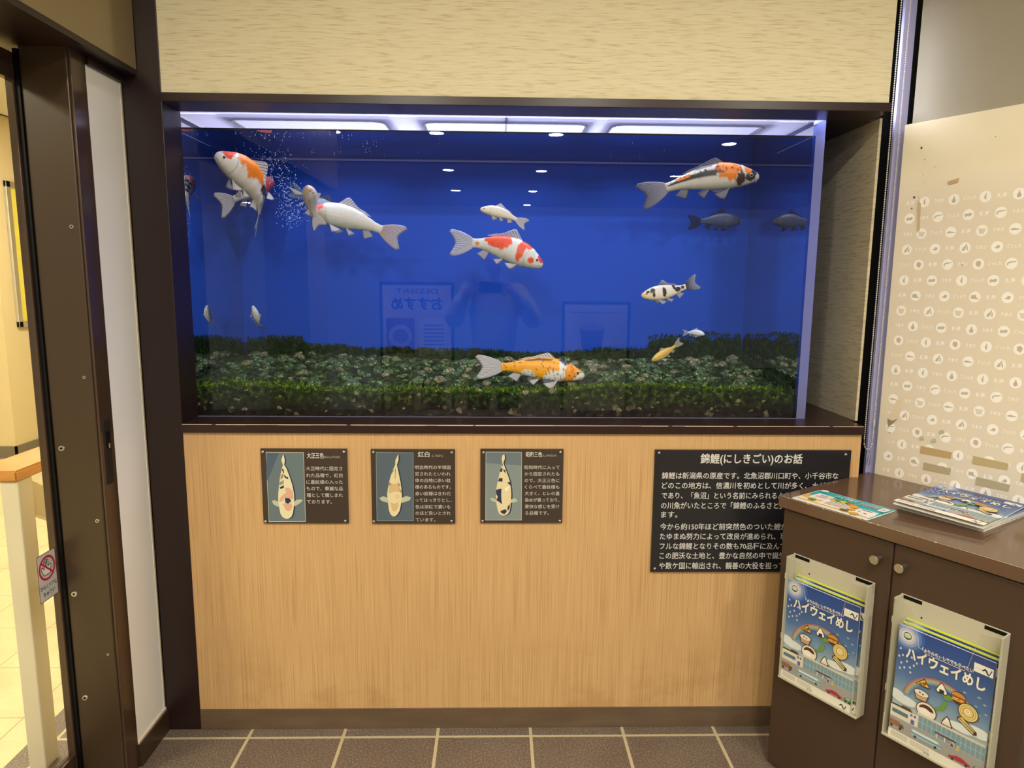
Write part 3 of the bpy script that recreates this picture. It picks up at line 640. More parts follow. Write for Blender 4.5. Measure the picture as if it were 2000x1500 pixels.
def make_koi(nose, tail, label, base=WH, belly=None, blobs=(), fin='#f0eeea', fin_tip=None, lat=0.0, ver=0.0, up=(0, 0, 1), hs=1.0, ws=1.0,
             iris='#d9d4c4', head=None, dorsal=None, tailcol=None, seed=0, spots=None, tail_h=1.0, pec_out=0.75, roughen=0.10, group=None, dors_h=1.0, pec_len=1.0, twist=0.0):
    nose = Vector(nose); tail = Vector(tail)
    N_ = 168; C = [Vector((0, 0, 0))]; TT = []; NN = []; UU = []
    for i in range(N_+1):
        s = i/N_*1.12; g = ss(.12, 1.0, s)
        th, ph = lat*g, ver*g
        fw = Vector((cos(th)*cos(ph), sin(th)*cos(ph), sin(ph))); nn = Vector((-sin(th), cos(th), 0)); uu = fw.cross(nn)
        tw = twist*ss(.15, .95, s); n2 = nn*cos(tw)+uu*sin(tw); u2 = uu*cos(tw)-nn*sin(tw)
        TT.append(fw); NN.append(n2); UU.append(u2)
        if i: C.append(C[-1]-fw*(1.12/N_))
    def FF(s, y, z):
        i = min(N_, max(0, s/1.12*N_)); a = int(min(N_-1, i)); k = i-a
        return C[a].lerp(C[a+1], k)+NN[a].lerp(NN[a+1], k)*y+UU[a].lerp(UU[a+1], k)*z
    chord = FF(0, 0, 0)-FF(1.0, 0, 0)
    cx_ = chord.normalized(); cz = Vector((0, 0, 1)); cz = (cz-cx_*cz.dot(cx_)).normalized(); cy_ = cz.cross(cx_)
    mid = FF(.5, 0, 0); mid = (FF(0, 0, 0)+FF(1.0, 0, 0))/2
    L = (nose-tail).length/chord.length
    def loc(p): d = p-mid; return Vector((d.dot(cx_), d.dot(cy_), d.dot(cz)))*L
    X = (nose-tail).normalized(); Z = Vector(up); Z = (Z-X*Z.dot(X)).normalized(); Y = Z.cross(X); O = (nose+tail)/2
    mw = Matrix(((X.x, Y.x, Z.x, O.x), (X.y, Y.y, Z.y, O.y), (X.z, Y.z, Z.z, O.z), (0, 0, 0, 1)))
    root = empty('koi', mw=mw); tag(root, label, 'fish', group)
    base = lin(base); bel = lin(belly) if belly else base; hd = lin(head) if head else None
    sv = Vector((seed*3.7, seed*1.3, seed))
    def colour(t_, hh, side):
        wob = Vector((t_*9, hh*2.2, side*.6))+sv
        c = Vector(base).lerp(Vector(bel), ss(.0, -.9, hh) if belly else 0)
        if hd: c = Vector(hd).lerp(c, ss(.20, .27, t_+.02*hh))
        for b in blobs:
            tc, hc, rt, rh, col = b[:5]
            if len(b) > 5 and b[5] and b[5]*side < 0 and abs(hh) < .93: continue
            d = sqrt(((t_-tc)/rt)**2+((hh-hc)/rh)**2)+roughen*3.0*noise.noise(wob*1.6)+roughen*1.6*noise.noise(wob*5)
            k = ss(1.06, .94, d); c = c.lerp(Vector(lin(col)), k)
        if spots:
            col, th, t0, t1, h0 = spots
            if t0 < t_ < t1 and hh > h0:
                k = ss(th, th+.06, noise.noise(Vector((t_*42, hh*9, side*3))+sv)); c = c.lerp(Vector(lin(col)), k)
        if t_ < .035: c = c.lerp(Vector(lin('#e6cdb8')), .35*ss(.035, .0, t_))
        d = abs(sqrt(((t_-.115)/.15)**2+(hh/1.1)**2)-1)      # edge of the gill cover
        if t_ > .15 and abs(hh) < .7: c = c*(1-.30*ss(.07, .0, d))
        if abs(hh+.30-.5*t_) < .09 and t_ < .065: c = c*.5    # mouth line
        return c
    nt, nr = 96, 40
    bm = bmesh.new(); cl = bm.verts.layers.float_color.new('Col'); uvl = bm.loops.layers.uv.new('UVMap'); rings = []; info = {}
    for i in range(nt+1):
        t_ = (i/nt)**1.18 if i < nt else 1.0; ring = []
        ht, hb, wd = interp(HT, t_)*hs, interp(HB, t_)*hs, interp(WD, t_)*ws
        zc = -.010*ss(.25, 0, t_)
        for j in range(nr):
            a = 2*pi*j/nr; cz_, sy = cos(a), sin(a)
            z = (ht if cz_ > 0 else hb)*math.copysign(abs(cz_)**.94, cz_); y = wd*math.copysign(abs(sy)**.88, sy)
            gd = sqrt(((t_-.115)/.15)**2+(cz_/1.15)**2)
            k = 1.0
            if t_ > .12 and abs(cz_) < .85: k += .045*ss(.80, .98, gd)*ss(1.04, .99, gd)-.025*ss(.98, 1.03, gd)*ss(1.3, 1.05, gd)
            if t_ < .05 and abs(cz_+.35) < .25: k -= .10*ss(.25, 0, abs(cz_+.35))*ss(.05, .01, t_)
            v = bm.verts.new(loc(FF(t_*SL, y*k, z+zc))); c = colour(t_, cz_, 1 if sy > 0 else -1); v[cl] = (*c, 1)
            ring.append(v); info[v] = (t_, a/(2*pi))
        rings.append(ring)
    for i in range(nt):
        for j in range(nr): 
            f = bm.faces.new((rings[i][j], rings[i][(j+1) % nr], rings[i+1][(j+1) % nr], rings[i+1][j]))
            for lp in f.loops:
                u, w_ = info[lp.vert]; lp[uvl].uv = (u*1.0 if True else 0, (1.0 if (w_ == 0 and j == nr-1) else w_)*1.0)
    for r_, t_ in ((rings[0], -.004), (rings[-1], 1.002)):
        c_ = bm.verts.new(loc(FF(max(0, t_*SL), 0, -.008 if t_ < .5 else 0))); c_[cl] = r_[0][cl]
        for j in range(nr):
            f = bm.faces.new((r_[j], r_[(j+1) % nr], c_))
    body = finish(bm, 'body', 'koi_skin', root, smooth=True)
    def fin_mesh(name, rays, col, tip, nv=7, th=.0022, stripe=1.0, parent=root):
        """rays: list of (base, tip, bow) in bent body space"""
        bm = bmesh.new(); cl = bm.verts.layers.float_color.new('Col'); uvl = bm.loops.layers.uv.new('UVMap'); n_ = len(rays); g = []
        cb, ct = Vector(lin(col)), Vector(lin(tip or col))
        P_ = [[None]*(nv+1) for _ in rays]
        for i, (b, e_, bow) in enumerate(rays):
            for k in range(nv+1):
                u = k/nv; P_[i][k] = b.lerp(e_, u)+bow*(4*u*(1-u))
        for side in (1, -1):
            g = [[None]*(nv+1) for _ in rays]
            for i in range(n_):
                for k in range(nv+1):
                    du = P_[min(i+1, n_-1)][k]-P_[max(i-1, 0)][k]; dv = P_[i][min(k+1, nv)]-P_[i][max(k-1, 0)]; nn = du.cross(dv)
                    nn = nn.normalized() if nn.length > 1e-9 else Vector((0, 1, 0))
                    edge = 1 if (0 < i < n_-1 and k < nv) else 0
                    v = bm.verts.new(loc(P_[i][k]+nn*side*th*edge*(1-.8*k/nv))); v[cl] = (*cb.lerp(ct, k/nv), 1); g[i][k] = v
            for i in range(n_-1):
                for k in range(nv):
                    q = (g[i][k], g[i+1][k], g[i+1][k+1], g[i][k+1]); f = bm.faces.new(q if side > 0 else q[::-1])
                    for lp, (ii, k2) in zip(f.loops, ((i, k), (i+1, k), (i+1, k+1), (i, k+1)) if side > 0 else ((i, k+1), (i+1, k+1), (i+1, k), (i, k))): lp[uvl].uv = (ii/(n_-1)*stripe, k2/nv)
        bmesh.ops.remove_doubles(bm, verts=bm.verts[:], dist=1e-7)
        return finish(bm, name, 'koi_fin', parent, smooth=True)
    zero = Vector((0, 0, 0))
    # tail
    rays = []
    for i in range(19):
        u = i/18*2-1; q = abs(u); zb = u*.041*hs; e_s = .985+.085*q**1.25-.05*max(0, q-.82)/.18; ez = math.copysign(q**.88, u)*.122*hs*tail_h
        rays.append((FF(.785, 0, zb), FF(e_s, 0, ez), FF(.9, 0, math.copysign(.016, u)*q*hs)-FF(.9, 0, 0)))
    tf = fin_mesh('tail_fin', rays, tailcol or fin, fin_tip, stripe=2.0)
    # dorsal
    rays = []
    for i in range(15):
        u = i/14; s = .285+.315*u; zz = interp(HT, s/SL)*hs*.95; h_ = (.088*ss(-.02, .10, u)*(1-.62*ss(.08, .62, u))*(1-.55*u)+.004)*hs*dors_h
        rays.append((FF(s, 0, zz), FF(s+.018+.55*h_+.02*u, 0, interp(HT, min(1, (s+.018+.55*h_)/SL))*hs*.95+h_), zero))
    fin_mesh('dorsal_fin', rays, dorsal or fin, fin_tip, stripe=1.6)
    # anal
    rays = []
    for i in range(8):
        u = i/7; s = .60+.075*u; zz = -interp(HB, s/SL)*hs*.95
        rays.append((FF(s, 0, zz), FF(s+.055+.01*u-.012*(1-u), 0, zz-(.085-.045*u)*hs), zero))
    fin_mesh('anal_fin', rays, fin, fin_tip)
    for sd_ in (1, -1):
        rays = []
        for i in range(9):
            u = i/8; s = .245+.012*u; zz = -interp(HB, .3)*hs*(.72+.16*u); yb = interp(WD, .3)*ws*(.62-.12*u)
            an = -.15+1.25*u
            rays.append((FF(s, sd_*yb, zz), FF(s+pec_len*(.05+.095*u**.5*(1-.12*u)), sd_*(yb+pec_out*.13*pec_len*(1-.35*u)), zz-pec_len*(.085*(1-.75*u)+.012)), FF(.3, sd_*.006, .0)-FF(.3, 0, 0)))
        fin_mesh('pectoral_fin', rays, fin, fin_tip)
        rays = []
        for i in range(7):
            u = i/6; s = .425+.018*u; zz = -interp(HB, s/SL)*hs*(.93); yb = .030*ws
            rays.append((FF(s, sd_*yb, zz), FF(s+.055+.035*u, sd_*(yb+.045*(1-.4*u)), zz-(.065-.04*u)*hs), zero))
        fin_mesh('pelvic_fin', rays, fin, fin_tip)
        # eye
        te, he = .092, .34
        wy = interp(WD, te)*ws*(1-abs(he)**2.1)**.5; c_ = FF(te*SL, sd_*wy*1.02, interp(HT, te)*hs*he-.005); ax = (FF(te*SL, sd_*1, .12)-FF(te*SL, 0, 0)).normalized()
        bm = bmesh.new(); cl = bm.verts.layers.float_color.new('Col'); bmesh.ops.create_uvsphere(bm, u_segments=20, v_segments=14, radius=.0165)
        rot = ax.to_track_quat('Z', 'Y').to_matrix()
        for v in bm.verts:
            ca = v.co.z/.0165; colr = lin('#0b0b0d') if ca > .76 else (lin(iris) if ca > .40 else lin('#6a665c'))
            q = v.co.copy(); q.z *= .62; v.co = loc(c_+rot @ q); v[cl] = (*colr, 1)
        finish(bm, 'eye', 'koi_eye', root, smooth=True)
        bm = bmesh.new(); cl = bm.verts.layers.float_color.new('Col')
        b0 = FF(.022, sd_*.024*ws, -.022); tube(bm, [loc(b0), loc(b0+FF(.02, sd_*.012, -.012)-FF(.02, 0, 0)), loc(b0+FF(.03, sd_*.016, -.032)-FF(.02, 0, 0))], [.0028*L, .0022*L, .0012*L], 6)
        for v in bm.verts: v[cl] = (*lin('#d8c2ac'), 1)
        finish(bm, 'barbel', 'koi_skin', root, smooth=True)
    return root
def W3(px, py, y): return PY(px, py, y)
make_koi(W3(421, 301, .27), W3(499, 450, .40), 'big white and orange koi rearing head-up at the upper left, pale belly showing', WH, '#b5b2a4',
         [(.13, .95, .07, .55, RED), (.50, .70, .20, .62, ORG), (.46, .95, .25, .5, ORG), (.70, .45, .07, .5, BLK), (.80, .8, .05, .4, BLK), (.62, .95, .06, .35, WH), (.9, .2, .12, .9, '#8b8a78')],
         fin='#eeebe4', ver=1.25, lat=.35, up=(.86, .34, .40), seed=1, iris='#b9c0a8', pec_len=1.15, hs=1.42, ws=1.40, twist=1.2, tail_h=.9)
make_koi(W3(531, 352, .63), W3(431, 401, .385), 'black-streaked white koi swimming away, tail toward the pane, behind the rearing koi', '#d9d6cc', '#a8b0b4',
         [(.2, .2, .30, 1.2, '#b24a48'), (.55, .8, .05, .6, BLK), (.68, .7, .05, .7, BLK), (.80, .6, .04, .6, BLK), (.9, .5, .04, .5, '#e8b8a4')], fin='#ece6dc', seed=2, lat=-.25, tail_h=1.25, ws=1.05)
make_koi(W3(604, 366, .215), W3(624, 441, .35), 'small white koi swimming up toward the viewer in front of the red-spotted one', '#f0ede6', '#cdc6b2', [(.02, -.2, .03, .8, '#d9a890')], fin='#e9e5dc', seed=3, lat=-.8, up=(.75, .62, .3), pec_out=1.7, ws=1.25, hs=1.15, pec_len=1.2)
make_koi(W3(601, 411, .42), W3(780, 464, .45), 'large plain white koi with one red spot on its head', '#d9d8d0', '#b4bdb6', [(.15, .75, .055, .55, '#dc4a52'), (.07, -.2, .1, .9, '#cdbba6')], fin='#eae6e0', fin_tip='#dcdde6', tailcol='#ecd0b8', seed=4, ver=.22, hs=1.12, head='#d2c6b2')
make_koi(W3(672, 430, .56), W3(571, 372, .62), 'pale bluish koi half hidden behind the red-spotted white koi', '#8fa9bd', '#7f9bb4', [(.4, .9, .3, .4, '#6f7f92')], fin='#8aa4c0', dorsal='#6d7684', seed=5, ver=.1)
make_koi(W3(938, 408, .24), W3(1026, 438, .25), 'small all-white koi above the red-patched koi', '#efece4', '#d9cdb8', [], fin='#e6e6ea', seed=6, hs=1.0, ver=.30, pec_out=.4)
make_koi(W3(1060, 518, .34), W3(886, 474, .37), 'white koi with bright red patches at mid-tank', '#dcdfdb', '#b9c2bf',
         [(.65, .62, .165, .75, RED), (.78, .75, .06, .4, RED), (.34, .35, .050, .90, RED), (.29, .95, .08, .35, RED), (.165, -.05, .04, .30, RED), (.055, .9, .05, .5, '#d8384a'), (.93, .0, .03, .4, '#e08a50')],
         fin='#f2efec', fin_tip='#dde2f0', seed=7, ver=.42, hs=1.18, pec_out=.5, roughen=.06)
make_koi(W3(1482, 344, .34), W3(1258, 383, .42), 'large black and orange marbled white koi at the upper right', '#dedcd4', '#a3aaa6',
         [(.34, .62, .135, .62, ORG), (.30, .25, .06, .4, ORG), (.205, -.05, .045, .62, '#3a2226'), (.10, .15, .055, .48, '#2c2c30'), (.06, .75, .03, .35, '#2c2c30'), (.13, .75, .04, .3, ORG), (.66, .42, .27, .24, '#2c3034'), (.80, .72, .10, .16, ORG), (.90, .38, .09, .22, '#33373b'), (.6, 1.0, .16, .14, '#4a4e52')],
         fin='#c6c5c6', fin_tip='#8f92a0', dors_h=.6, seed=8, ver=.34, hs=1.02, spots=('#303338', .30, .2, .95, .55), roughen=.09, up=(0, -.28, 1), pec_out=.7)
make_koi(W3(1449, 432, .60), W3(1348, 434, .63), 'plain dark grey koi hazed blue at the back under the marbled koi', '#303d60', '#3c4a70', [], fin='#2c3a62', seed=9, iris='#3a4664', hs=1.22, ver=.1)  # bluish water haze is put into its grey colour
make_koi(W3(1253, 577, .24), W3(1360, 551, .26), 'small white koi with black saddles and black-streaked tail', '#ece8e0', '#e0d2b8',
         [(.48, .1, .045, .62, BLK), (.72, .75, .035, .6, BLK), (.80, .1, .07, .55, BLK), (.92, .3, .04, .5, BLK), (.22, .55, .055, .35, BLK), (.12, .62, .04, .25, BLK), (.24, -.1, .03, .35, BLK), (.03, .3, .05, .7, '#e8c89a')],
         fin='#dadbe4', tailcol='#26262e', fin_tip='#c9cfe6', dorsal='#6c6c76', seed=10, ver=-.32, hs=1.12, roughen=.10, head='#e9dcb8')
make_koi(W3(1376, 653, .44), W3(1335, 650, .50), 'tiny white koi just right of the yellow one', '#dfe6ea', '#cfd8e0', [], fin='#c9d6ea', seed=11, hs=1.15, ver=.2)
make_koi(W3(1273, 704, .44), W3(1329, 667, .46), 'tiny yellow koi nosing down into the stones', '#dcb650', '#e0d49c', [], fin='#dcd6bc', seed=12, hs=1.0, ver=-.25)
make_koi(W3(1141, 733, .245), W3(938, 717, .245), 'golden orange and white koi lying on the gravel at the front', YEL, '#dca824',
         [(.27, .45, .05, 1.1, '#ecebe6'), (.36, -.55, .10, .62, '#e6e6e2'), (.43, -.8, .06, .6, '#e6e6e2'), (.68, -.75, .085, .75, '#dcdcd8'), (.06, .3, .11, 1.2, '#ecebe8'), (.17, .2, .075, .75, '#f09a20'), (.07, .95, .06, .4, '#f0a838'), (.56, .86, .17, .09, '#5a3a1c'), (.26, .93, .06, .16, '#3a3a40')],
         fin='#f2f2f2', dors_h=.62, seed=13, ver=.16, hs=.98, spots=('#4a341c', .40, .0, 1.0, -.9), roughen=.05, iris='#c9c4b0', pec_out=.55)
make_koi(W3(494, 597, .56), W3(507, 637, .62), 'tiny white koi curling upright near the left corner', '#dfe2de', '#cfd4d0', [], fin='#cdd4da', seed=14, lat=.9, up=(.9, .1, .3), hs=1.0)

# ------------------------------------------------------------------ plaques on the wood panel
def stud(parent, x, z, y, r=.0042):
    bm = bmesh.new(); cyl(bm, (x, y, z), (x, y-.004, z), r*.9, r*.9, 20); bmesh.ops.create_uvsphere(bm, u_segments=18, v_segments=8, radius=r, matrix=Matrix.Translation((x, y-.004, z)) @ Matrix.Scale(.55, 4, (0, 1, 0)))
    return finish(bm, 'stud', 'steel', parent, smooth=True)
def plaque(zoom, corners, label, mat, th):
    """zoom: function zoom-pixel -> photo pixel; the plate is an upright rectangle on the wood panel"""
    Yp = YW-th
    c = [PY(*zoom(*p), Yp) for p in corners]
    x0 = (c[0].x+c[3].x)/2; x1 = (c[1].x+c[2].x)/2; z1 = (c[0].z+c[1].z)/2; z0 = (c[2].z+c[3].z)/2
    root = empty('plaque', ((x0+x1)/2, YW, (z0+z1)/2)); tag(root, label, 'plaque')
    w_, h_ = x1-x0, z1-z0
    bm = bmesh.new(); bx(bm, -w_/2, w_/2, -th, -.0015, -h_/2, h_/2, .0008); finish(bm, 'plate', mat, root)
    def to(px, py): q = PY(*zoom(px, py), Yp); return q.x-(x0+x1)/2, q.z-(z0+z1)/2
    return root, to, w_, h_
def write(fl, to, body, xa, xb, yc, hpx, col, bold=0.0):
    a = to(xa, yc); b = to(xb, yc); t_ = to(xa, yc-hpx/2); u_ = to(xa, yc+hpx/2)
    fl.text(body, a[0], b[0], (a[1]+b[1])/2, t_[1]-u_[1], col, bold)
def koi_picture(fl, to, spine, wid, fins, patches, col, dark):
    """top-down koi in a printed picture: spine points, half widths, fins and patches in zoom pixels"""
    L_ = [(x-w_, y) for (x, y), w_ in zip(spine, wid)]; R_ = [(x+w_, y) for (x, y), w_ in zip(spine, wid)]
    fl.poly([to(x+22, y+6) for x, y in L_+R_[::-1]], dark)
    for f in fins: fl.poly([to(*p) for p in f], '#b9bda6')
    fl.nxt()
    fl.poly([to(*p) for p in L_+R_[::-1]], col)
    for pc, pts in patches: fl.poly([to(*p) for p in pts], pc)
INK = '#cfccc4'
zm = lambda ox, oy, s: (lambda x, y: (ox+x/s, oy+y/s))
# 1
z1 = zm(490, 860, 8.571)
root, to, w_, h_ = plaque(z1, [(157, 140), (1612, 140), (1632, 1390), (210, 1390)], 'black plaque farthest left, fish picture beside six lines of lettering', 'plaque_brown', .008)
fl = Flat(); fl.y = -.0082; P4 = [(250, 195), (885, 200), (920, 1362), (300, 1365)]; fl.poly([to(*p) for p in P4], '#c3c2b4')
Q4 = [(258, 206), (878, 210), (912, 1352), (306, 1354)]; fl.poly([to(*p) for p in Q4], '#64737a')
fl.poly([to(*p) for p in ((258, 206), (470, 208), (330, 560), (262, 700))], '#4c5f72')
koi_picture(fl, to, [(545, 245), (540, 330), (550, 410), (560, 470), (570, 600), (585, 750), (592, 900), (595, 1020), (598, 1120), (600, 1220), (604, 1280), (606, 1312)],
            [6, 30, 10, 38, 78, 112, 132, 135, 122, 105, 75, 20], [[(470, 1030), (400, 1000), (350, 1012), (380, 1070), (440, 1105), (490, 1112)], [(720, 1040), (760, 995), (840, 985), (870, 1005), (810, 1060), (730, 1105)]],
            [('#d5a88e', [(575, 790), (640, 790), (700, 850), (722, 960), (690, 985), (560, 960), (540, 1010), (480, 1030), (490, 960), (550, 900), (590, 880)]), ('#d5a88e', [(530, 1060), (600, 1050), (680, 1050), (700, 1120), (650, 1185), (590, 1170), (560, 1110)]),
             ('#30384c', [(570, 960), (650, 970), (680, 1015), (625, 1060), (580, 1040)]), ('#2c3038', [(480, 790), (555, 745), (552, 795), (500, 812)]), ('#a08c80', [(500, 590), (545, 545), (545, 620), (500, 660)]), ('#a08c80', [(480, 700), (555, 660), (552, 720), (480, 760)]),
             ('#2c3038', [(548, 560), (600, 610), (625, 610), (628, 650), (570, 620)]), ('#2c3038', [(520, 480), (545, 470), (560, 540), (545, 545)])], '#ded8b4', '#2c3648')
write(fl, to, '大正三色', 940, 1225, 255, 92, INK, .018); write(fl, to, '(たいしょうさんけ)', 1235, 1490, 275, 42, INK)
for y, s, xe in ((470, '大正時代に固定さ', 1535), (585, 'れた品種で、紅白', 1537), (695, 'に墨紋様の入った', 1540), (805, 'もので、華麗な品', 1543), (915, '種として親しまれ', 1545), (1025, 'ております。', 1360)): write(fl, to, s, 927+(y-470)*.03, xe, y, 68, INK)
fl.done('print', 'print_gloss', root)
for x, y in ((205, 190), (1565, 190), (252, 1352), (1585, 1342)): p = to(x, y); stud(root, p[0], p[1], -.008)
# 2
z2 = zm(710, 860, 8.571)
root, to, w_, h_ = plaque(z2, [(122, 148), (1535, 150), (1530, 1395), (140, 1395)], 'black plaque in the middle of the three, pale fish picture beside nine lines', 'plaque_brown', .008)
fl = Flat(); fl.y = -.0082; fl.poly([to(*p) for p in ((207, 195), (835, 205), (838, 1350), (222, 1350))], '#8f9a9c'); fl.poly([to(*p) for p in ((214, 204), (828, 213), (830, 1342), (229, 1342))], '#53626e')
koi_picture(fl, to, [(583, 240), (560, 330), (545, 410), (535, 500), (528, 600), (525, 700), (522, 800), (520, 900), (522, 1000), (520, 1080), (518, 1170), (512, 1235), (508, 1270)],
            [4, 26, 14, 45, 72, 96, 112, 124, 118, 105, 90, 60, 22], [[(400, 960), (330, 935), (265, 965), (300, 1010), (400, 1045)], [(640, 960), (720, 930), (797, 955), (770, 1005), (640, 1048)]],
            [('#cdb284', [(430, 730), (600, 720), (610, 800), (620, 870), (540, 855), (420, 890)]), ('#cdb284', [(455, 1035), (520, 1060), (575, 1030), (590, 1090), (540, 1190), (480, 1180)]), ('#9c8c72', [(435, 690), (480, 740), (420, 760)]), ('#9c8c72', [(570, 690), (625, 750), (590, 770)]), ('#9c8c72', [(490, 500), (520, 490), (470, 570)]), ('#8a7c66', [(532, 460), (542, 480), (534, 640), (526, 640)]), ('#9a8a70', [(590, 790), (645, 850), (635, 890)]), ('#d8c294', [(520, 920), (590, 900), (610, 940), (560, 985)])], '#dcd2a8', '#2b3444')
write(fl, to, '紅白', 910, 1105, 235, 88, INK, .018); write(fl, to, '(こうはく)', 1147, 1330, 255, 44, INK)
for y, s, xe in ((450, '明治時代の半頃固', 1458), (560, '定されたといわれ', 1458), (668, '体の白地に赤い紋', 1458), (778, '様のあるものです。', 1462), (888, '赤い紋様はきわだ', 1462), (998, 'ってはっきりとし、', 1475), (1108, '色は深紅で濃いも', 1455), (1215, 'のほど良いとされ', 1462), (1325, 'ています。', 1205)): write(fl, to, s, 862+(y-450)*.014, xe, y, 66, INK)
fl.done('print', 'print_gloss', root)
for x, y in ((170, 195), (1480, 200), (178, 1352), (1476, 1345)): p = to(x, y); stud(root, p[0], p[1], -.008)
# 3
z3 = zm(920, 860, 8.57)
root, to, w_, h_ = plaque(z3, [(157, 145), (1550, 145), (1525, 1385), (155, 1385)], 'black plaque with a dark-blotched fish picture, right of the other two small ones', 'plaque_brown', .008)
fl = Flat(); fl.y = -.0082; fl.poly([to(*p) for p in ((245, 190), (850, 195), (848, 1338), (240, 1338))], '#b9bab0'); fl.poly([to(*p) for p in ((253, 199), (842, 203), (840, 1330), (249, 1330))], '#7f8c8c')
fl.poly([to(*p) for p in ((253, 199), (842, 203), (842, 420), (253, 380))], '#66757c')
koi_picture(fl, to, [(545, 240), (540, 300), (532, 380), (535, 450), (542, 560), (548, 680), (546, 800), (545, 900), (544, 1000), (546, 1100), (548, 1180), (546, 1230), (546, 1255)],
            [14, 28, 8, 32, 66, 100, 122, 128, 126, 115, 98, 72, 25], [[(420, 1000), (370, 965), (315, 970), (350, 1015), (420, 1040)], [(670, 990), (730, 965), (782, 1008), (740, 1035), (670, 1045)]],
            [('#2c3450', [(420, 825), (510, 805), (505, 900), (510, 1000), (520, 1070), (470, 1030), (420, 1000), (450, 940), (420, 900)]), ('#2c3450', [(490, 1180), (580, 1150), (600, 1190), (560, 1235), (505, 1215)]), ('#2c3450', [(610, 1110), (655, 1060), (640, 1150), (610, 1180)]), ('#2c3450', [(470, 630), (528, 630), (525, 690), (450, 685)]), ('#2c3450', [(495, 470), (530, 460), (520, 525), (485, 525)]), ('#2c3450', [(550, 680), (600, 705), (655, 690), (665, 760), (610, 710)]), ('#2c3450', [(545, 480), (575, 500), (580, 560), (540, 500)]), ('#2c3450', [(515, 400), (530, 390), (525, 450)]), ('#efe9d6', [(560, 800), (650, 760), (610, 840), (580, 850)])], '#dcd0a6', '#2a3242')
write(fl, to, '昭和三色', 917, 1190, 235, 88, INK, .018); write(fl, to, '(しょうわさんけ)', 1200, 1425, 252, 40, INK)
for y, s, xe in ((450, '昭和時代に入って', 1480), (560, 'から固定されたも', 1478), (668, 'ので、大正三色に', 1478), (778, 'くらべて墨紋様も', 1476), (885, '大きく、ヒレの墨', 1480), (995, '染めが異っており、', 1478), (1103, '豪快な感じを受け', 1476), (1212, 'る品種です。', 1300)): write(fl, to, s, 893+(y-450)*.014, xe, y, 66, INK)
fl.done('print', 'print_gloss', root)
for x, y in ((210, 200), (1497, 195), (195, 1345), (1485, 1340)): p = to(x, y); stud(root, p[0], p[1], -.008)
# the large plaque
z4 = zm(1260, 860, 4.762)
root, to, w_, h_ = plaque(z4, [(92, 82), (1893, 100), (1855, 1224), (52, 1224)], 'large black plaque full of white lettering, partly behind the cabinet', 'plate_black', .010)
fl = Flat(); fl.y = -.0102; I2 = '#d6d6d4'; fl.rect(-w_/2+.001, w_/2-.001, -h_/2+.001, h_/2-.001, '#212124')
write(fl, to, '錦鯉(にしきごい)のお話', 515, 1463, 173, 90, I2, .016)
for y, xa, s, xb in ((330, 155, '錦鯉は新潟県の原産です。北魚沼郡川口町や、小千谷市な', 1797), (422, 155, 'どのこの地方は、信濃川を初めとして川が多く、水が豊富', 1797), (515, 153, 'であり、「魚沼」という名前にみられるように', 1405), (607, 147, 'の川魚がいたところで「錦鯉のふるさと」', 1268), (690, 147, 'ます。', 300),
                     (803, 138, '今から約150年ほど前突然色のついた鯉が', 1322), (893, 136, 'たゆまぬ努力によって改良が進められ、現', 1315), (984, 134, 'フルな錦鯉となりその数も70品種に及んで', 1308), (1072, 133, 'この肥沃な土地と、豊かな自然の中で誕生', 1300), (1165, 127, 'や数ケ国に輸出され、親善の大役を担って', 1292)): write(fl, to, s, xa, xb, y, 61, I2, .006)
fl.done('print', 'print_gloss', root)
for x, y in ((128, 115), (1860, 130), (88, 1190), (1815, 1188)): p = to(x, y); stud(root, p[0], p[1], -.010, .0045)

# ------------------------------------------------------------------ cabinet, counter, brochure holders
PF = Vector((0.826, -0.137, 0)); CM = angled(PF); ZC = 0.846
cab = empty('cabinet', mw=CM); tag(cab, 'dark brown two-door cabinet standing against the angled right wall', 'cabinet')
bm = bmesh.new(); bx(bm, 0.002, 0.62, 0.021, 0.44, 0.012, 0.81, 0.003); finish(bm, 'carcass', 'cabinet_brown', cab)
for k, (a, b) in enumerate(((0.0, 0.3125), (0.3145, 0.622))):
    bm = bmesh.new(); bx(bm, a, b, 0.0, 0.019, 0.012, 0.806, 0.004); dr = finish(bm, 'door', 'cabinet_brown', cab)
    kx = (0.281, 0.343)[k]; bm = bmesh.new()
    cyl(bm, (kx, 0.0, .757), (kx, -.012, .757), .0075, .0075, 28); cyl(bm, (kx, -.012, .757), (kx, -.029, .757), .0115, .0115, 32)
    bmesh.ops.bevel(bm, geom=[e for e in bm.edges if e.calc_length() < .004 and abs(e.verts[0].co.y-e.verts[1].co.y) < 1e-6 and e.verts[0].co.y < -.028], offset=.0012, segments=2, affect='EDGES')
    finish(bm, 'knob', 'steel', dr, smooth='keep')
ct = empty('countertop', mw=CM)
tag(ct, 'glossy brown top slab lying over the cabinet', 'countertop')
bm = bmesh.new(); bx(bm, -.010, .90, -.013, .447, .812, ZC, .0012); finish(bm, 'slab', 'counter_brown', ct)
bm = bmesh.new(); rc = random.Random(5)
for x, w_ in ((.078, .006), (.125, .004), (.252, .008), (.2745, .004), (.41, .006), (.02, .003)): bx(bm, x, x+w_, -.0134, -.0126, ZC-.0022, ZC-.0003)
bx(bm, -.009, .90, -.01325, -.0129, ZC-.0011, ZC-.0005)
o = finish(bm, 'worn_bright_edge', 'post_white', ct); o['label'] = 'pale chips along the front edge'

